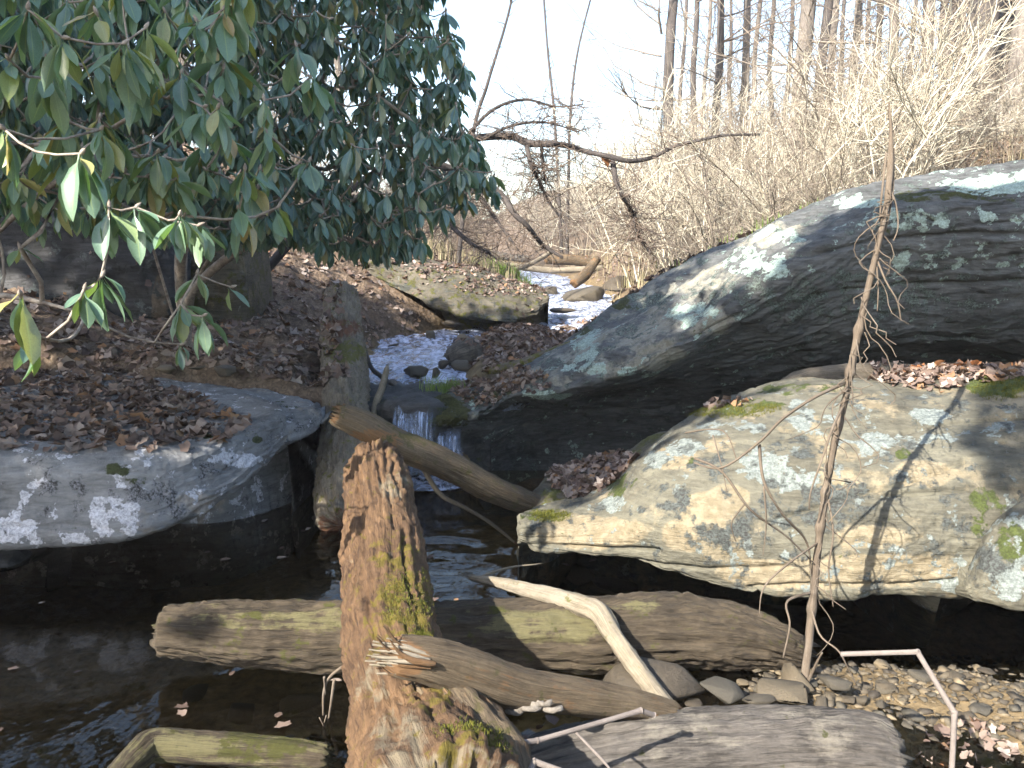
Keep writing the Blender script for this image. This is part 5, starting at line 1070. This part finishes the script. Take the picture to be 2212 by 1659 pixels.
# dark bare limb that reaches across the stream
B_ = empty('leaning_tree', np.array(P(560, 600, 9.6)), 'dark bare limb reaching across the stream from behind the rhododendron', 'tree')
def limb(pts, r0, r1, n='limb', Y=9.6, sd=1):
    p = [P(a, b, Y + .15 * math.sin(i * 1.7 + sd)) for i, (a, b) in enumerate(pts)]; v, q, t, at = log_geo(p, list(np.linspace(r0, r1, len(p))), sides=10, step=.06, bark=.004, seed=sd, ends=(.01, .01), base=dict(bare=0.)); solid(n, v, [q, t], M['bark_dark'], B_, at); return p
q0 = gz(-1.9, 9.7)
main = limb([(560, 600), (700, 450), (860, 350), (1000, 305), (1097, 294), (1140, 309), (1188, 311), (1227, 315), (1262, 326), (1311, 337), (1360, 348), (1409, 340), (1458, 316), (1507, 304), (1560, 293), (1640, 290)], .05, .010, 'trunk')
subs = [limb([(1323, 342), (1330, 387), (1347, 429), (1367, 461), (1384, 517), (1406, 546)], .03, .008, sd=2), limb([(1137, 309), (1147, 355), (1164, 390), (1188, 439), (1225, 488)], .028, .008, sd=3), limb([(1170, 312), (1173, 360), (1180, 397)], .02, .006, sd=4),
        limb([(930, 350), (1010, 380), (1078, 417), (1110, 461), (1139, 488), (1173, 530), (1215, 556)], .045, .015, sd=5), limb([(960, 330), (1040, 430), (1090, 500), (1120, 540)], .03, .008, sd=6), limb([(900, 380), (950, 460), (1010, 520), (1060, 548)], .035, .01, sd=7), limb([(1367, 461), (1372, 490), (1376, 520)], .012, .005, sd=8), limb([(1000, 305), (1060, 240), (1130, 215), (1200, 230), (1260, 225)], .02, .005, sd=9), limb([(1040, 300), (1110, 270), (1180, 265), (1250, 285)], .018, .004, sd=10)]
tb = Batch(); rr = random.Random(77)
for L_ in [main[4:]] + subs:
    c = catmull(np.array(L_), np.linspace(0, len(L_) - 1.01, 50))
    for k in range(46):
        i = rr.randint(4, 48); w = wander(c[i], (rr.gauss(0, 1), rr.gauss(0, 1), rr.gauss(-.1, .7)), rr.uniform(.2, .8), 5, .3, rr, -.02); tube(tb, w, np.linspace(.006, .002, len(w)), 3, rr.random())
        for s in range(3):
            j = rr.randint(1, 4); x = wander(w[j], (rr.gauss(0, 1), rr.gauss(0, 1), rr.gauss(0, .8)), rr.uniform(.08, .3), 3, .3, rr); tube(tb, x, np.linspace(.003, .0015, len(x)), 3, rr.random())
tag(solid('twigs', np.vstack(tb.v), [np.vstack(tb.q)], M['brush_dark'], B_, {'rnd': np.concatenate(tb.r)}), kind='stuff')
o = link('dead_leaf', LM[2], loc=P(1308, 350, 9.55)); o.scale = (.16, .16, .16); o.rotation_euler = (1.2, .9, .4); tag(o, 'single orange leaf hanging from the dark bare limb', 'leaf')

# ------------------------------------------------------------------ grass, moss and undergrowth
def blades(b, x, y, z, n, h, spread, rr, w=.004, lean=.5):
    for _ in range(n):
        a = rr.uniform(0, 6.28); d = np.array([math.cos(a), math.sin(a), 0]); L = h * rr.uniform(.5, 1.2); p = np.array([x + rr.gauss(0, spread), y + rr.gauss(0, spread), z])
        t = d * lean * rr.random() * L; s = np.array([-d[1], d[0], 0]) * w
        b.add(np.array([p - s, p + s, p + t * .4 + [0, 0, L * .6] + s * .7, p + t * .4 + [0, 0, L * .6] - s * .7, p + t + [0, 0, L]]), [[0, 1, 2, 3]], [[3, 2, 4]], rr.random())
gr = random.Random(51)
g1 = Batch()
for k in range(70):
    c = P(gr.gauss(1092, 26), 596, gr.uniform(18, 19.5)); blades(g1, c[0], c[1], gz(c[0], c[1]) + .05, 12, .22, .05, gr, .008)
tag(g1.build('grass', M['grass']), 'bright green grass tuft beside the far stream', 'grass', kind='stuff')
g2 = Batch()
for k in range(520):
    x = gr.uniform(1.6, 8); y = gr.uniform(7.6, 14)
    blades(g2, x, y, gz(x, y), 6, gr.uniform(.10, .28), .08, gr, .004)
for k in range(420):
    y = gr.uniform(13, 26); x = scx(y) + gr.choice((-1, 1)) * (shw(y) + gr.uniform(.1, 3.5)); blades(g2, x, y, gz(x, y), 8, gr.uniform(.15, .5), .12, gr, .008)
tag(g2.build('dry_grass', M['dry_grass']), 'dry tangled grass on the sunlit banks', 'grass', kind='stuff')
g3 = Batch()
for k in range(110):
    c = P(gr.gauss(1670, 85), 470, gr.uniform(7.15, 8.6)); p, n_ = drop(c[0], c[1]); blades(g3, c[0], c[1], p[2] - .01, 10, .09, .06, gr, .005)
for k in range(26):
    c = P(gr.gauss(960, 25), 850, gr.uniform(6.4, 6.8)); p, n_ = drop(c[0], c[1])
    if p is not None: blades(g3, p[0], p[1], p[2], 8, .12, .03, gr, .003, 1.)
tag(g3.build('green_undergrowth', M['grass']), 'low green plants along the upper edge of the huge boulder', 'plants', kind='stuff')
def moss(host, zones, n, h, seed):
    rr = random.Random(seed); b = Batch()
    for (cx_, cy_, rx, ry, x0, x1, y0, y1, zt) in zones:
        for _ in range(n):
            p, n_ = drop(rr.uniform(x0, x1), rr.uniform(y0, y1), zt)
            if p is None: continue
            a, c = px1(p); e = ((a - cx_) / rx) ** 2 + ((c - cy_) / ry) ** 2
            if e < 1 - .5 * rr.random(): blades(b, p[0], p[1], p[2] - .002, 6, h, .007, rr, .0010, .9)
    if b.n: tag(b.build('moss', M['moss'], host), kind='stuff')
moss(front, [(1570, 885, 150, 20, .9, 1.9, 4.2, 5.0, 3), (2180, 838, 90, 30, 2.0, 3.0, 4.0, 4.9, 3), (1180, 1115, 60, 14, .1, .6, 3.9, 4.4, 3)], 5200, .013, 1)
moss(A, [(1010, 1615, 90, 60, -.25, .1, 1.7, 2.2, 2), (880, 1310, 60, 90, -.6, -.15, 2.4, 3.3, 2), (905, 1385, 30, 30, -.4, -.15, 2.3, 2.8, 2)], 3000, .008, 2)

# ------------------------------------------------------------------ unseen evergreens added behind the viewer, crowns shaped to shade bank and gorge
def shade_tree(base, clumps, label, seed, n=46, size=.20):
    rr = random.Random(seed); base = np.array(base, float); base[2] = gz(base[0], base[1]); E = empty('evergreen_tree', base, label, 'tree')
    clumps = np.array(clumps); top = max(clumps[:, 2].max() + .5, 5)
    v, q, t, at = log_geo([base, base + [.05, 0, top * .4], base + [0, .05, top * .8], base + [0, 0, top]], [.22, .17, .1, .03], sides=14, step=.3, seed=seed, base=dict(bare=.1)); solid('trunk', v, [q, t], M['bark'], E, at)
    lb = Batch(); cr = Batch()
    att = [base + np.array([0, 0, z]) for z in np.linspace(1.5, top, 12)]
    for c in sorted(clumps, key=lambda c: np.linalg.norm(c[:2] - base[:2])):
        N_ = np.array(att); j = int(np.argmin(np.linalg.norm(N_ - c, axis=1) + .6 * np.maximum(0, N_[:, 2] - c[2]))); a = N_[j]; att.append(c)
        tube(lb, [a, (a + c) / 2 + np.array([0, 0, .06]), c], [.022, .016, .010], 5, rr.random())
        for k in range(n):
            p = c + np.clip(np.array([rr.gauss(0, .24), rr.gauss(0, .24), rr.gauss(0, .2)]), -.42, .42); vq, qq, rib = RL[rr.randrange(6)]; o = orient(np.array([rr.gauss(0, .6), rr.gauss(0, .6), 1]), rr.uniform(0, 6.3), .5, rr)
            cr.add((vq * np.array([2.2, 1, 1]) * size * rr.uniform(.7, 1.3)) @ o + p, qq, None, rr.random())
    tag(solid('limbs', np.vstack(lb.v), [np.vstack(lb.q)], M['bark'], E, {'rnd': np.concatenate(lb.r), 'u': np.zeros(lb.n), 'wx': np.zeros(lb.n), 'wy': np.zeros(lb.n), 'moss': np.zeros(lb.n), 'bare': np.zeros(lb.n)}), kind='stuff')
    tag(cr.build('crown', M['evergreen'], E), kind='stuff')
hr = random.Random(61)
def shadow_clumps(boxes):
    out = []
    for (x0, x1, y0, y1, z0, z1, n, t0, t1) in boxes:
        for _ in range(int(n * 1.8)):
            p = np.array([hr.uniform(x0, x1), hr.uniform(y0, y1), hr.uniform(z0, z1)]) + SUN_DIR * hr.uniform(t0, t1); out.append(p)
    return np.array(out)
sc = shadow_clumps([(-3.6, -1.0, 4.3, 7.2, .5, .8, 26, 8.5, 11), (-3.2, 0, 4.6, 6.6, 1.6, 3.6, 46, 8, 11), (-4, -.9, 7, 11, .6, 1.6, 44, 9, 12), (-1.2, .8, 6.2, 11.5, .5, .8, 26, 10, 13), (.0, 1.6, 5.8, 6.8, .6, 1.3, 10, 10, 12), (-.6, 1.6, 4.8, 6.6, .0, .5, 22, 9.5, 12), (-3.2, -1.0, 3.2, 4.4, -.1, .1, 9, 8, 9.5), (-1.45, -1.0, 2.95, 3.4, .0, .2, 4, 8, 9.5), (-2.2, -1.1, 2.6, 3.6, 1.9, 2.9, 5, 8, 9.5), (1.5, 4.2, 5.5, 6.0, .9, 1.7, 44, 11, 14), (2.1, 3.1, 3.4, 4.5, .2, .9, 40, 10, 12), (.1, .75, 2.1, 2.5, .1, .3, 6, 10, 12), (.95, 1.5, 2.0, 2.3, .1, .3, 4, 10, 12)])
LIT = [P(*q) for q in [(790, 1050, 3.5), (800, 1150, 3.2), (800, 1250, 2.9), (800, 1380, 2.6), (800, 1500, 2.25), (800, 1620, 2.0), (850, 1100, 3.3), (700, 1340, 3.4), (1130, 1350, 3.45), (1220, 1350, 3.45), (1330, 1340, 3.45), (1430, 1340, 3.45), (840, 1420, 2.0), (1150, 1275, 3.3), (400, 1610, 2.7), (520, 1610, 2.7), (175, 380, 2.4), (45, 660, 2.25), (215, 630, 2.7),
    (1650, 570, 6.0), (1550, 600, 6.2), (1900, 410, 6.5), (2100, 380, 6.4), (1790, 1590, 2.3), (2050, 1520, 2.8), (1900, 1412, 2.28), (1200, 1150, 3.95), (1350, 1120, 3.9), (1500, 1000, 4.1), (1500, 1180, 3.8), (1650, 950, 4.2), (1650, 1150, 3.8), (1800, 920, 4.3), (1800, 1080, 4.0), (1800, 1230, 3.6), (1950, 900, 4.2), (1960, 1040, 4.0), (1950, 1200, 3.7), (2180, 1260, 3.25)]]
def _far(c): return min(np.linalg.norm(np.cross(c - q, SUN_DIR)) for q in LIT) > .70
sc = np.array([c for c in sc if _far(c)])
bases = [(-7.5, -1.2), (-8.2, 1.8), (-9.0, 4.6), (-4.0, -6.0)]
near_ = np.argmin([[np.linalg.norm(c[:2] - np.array(b)) for b in bases] for c in sc], axis=1)
for i, (b, lab) in enumerate(zip(bases, ['evergreen left of the viewer that shades the flat slab', 'evergreen farther left whose crown shades the stream pool', 'evergreen on the left slope that shades the leafy bank', 'evergreen directly behind the viewer that shades the boulder face'])):
    if (near_ == i).any(): shade_tree((*b, 0), sc[near_ == i], lab, 70 + i)

# ------------------------------------------------------------------ thin haze added to whiten sky and far woods like lens glare
hv = np.array([[x, y, z] for x in (-72, 72) for y in (-32, 132) for z in (-2, 20)], float)
hq = np.array([[0, 1, 3, 2], [4, 6, 7, 5], [0, 4, 5, 1], [2, 3, 7, 6], [0, 2, 6, 4], [1, 5, 7, 3]])
hm = bpy.data.materials.new('valley_haze'); hm.use_nodes = True; hn = hm.node_tree.nodes; hn.remove(hn['Principled BSDF'])
pv = hn.new('ShaderNodeVolumePrincipled'); pv.inputs['Color'].default_value = (.95, .96, 1, 1); pv.inputs['Density'].default_value = .0011; pv.inputs['Anisotropy'].default_value = .0
hm.node_tree.links.new(pv.outputs[0], hn['Material Output'].inputs['Volume'])
tag(solid('haze', hv, hq, hm, smooth=False, origin=(0, 0, 0)), 'thin bright haze in the valley', 'haze', kind='stuff')
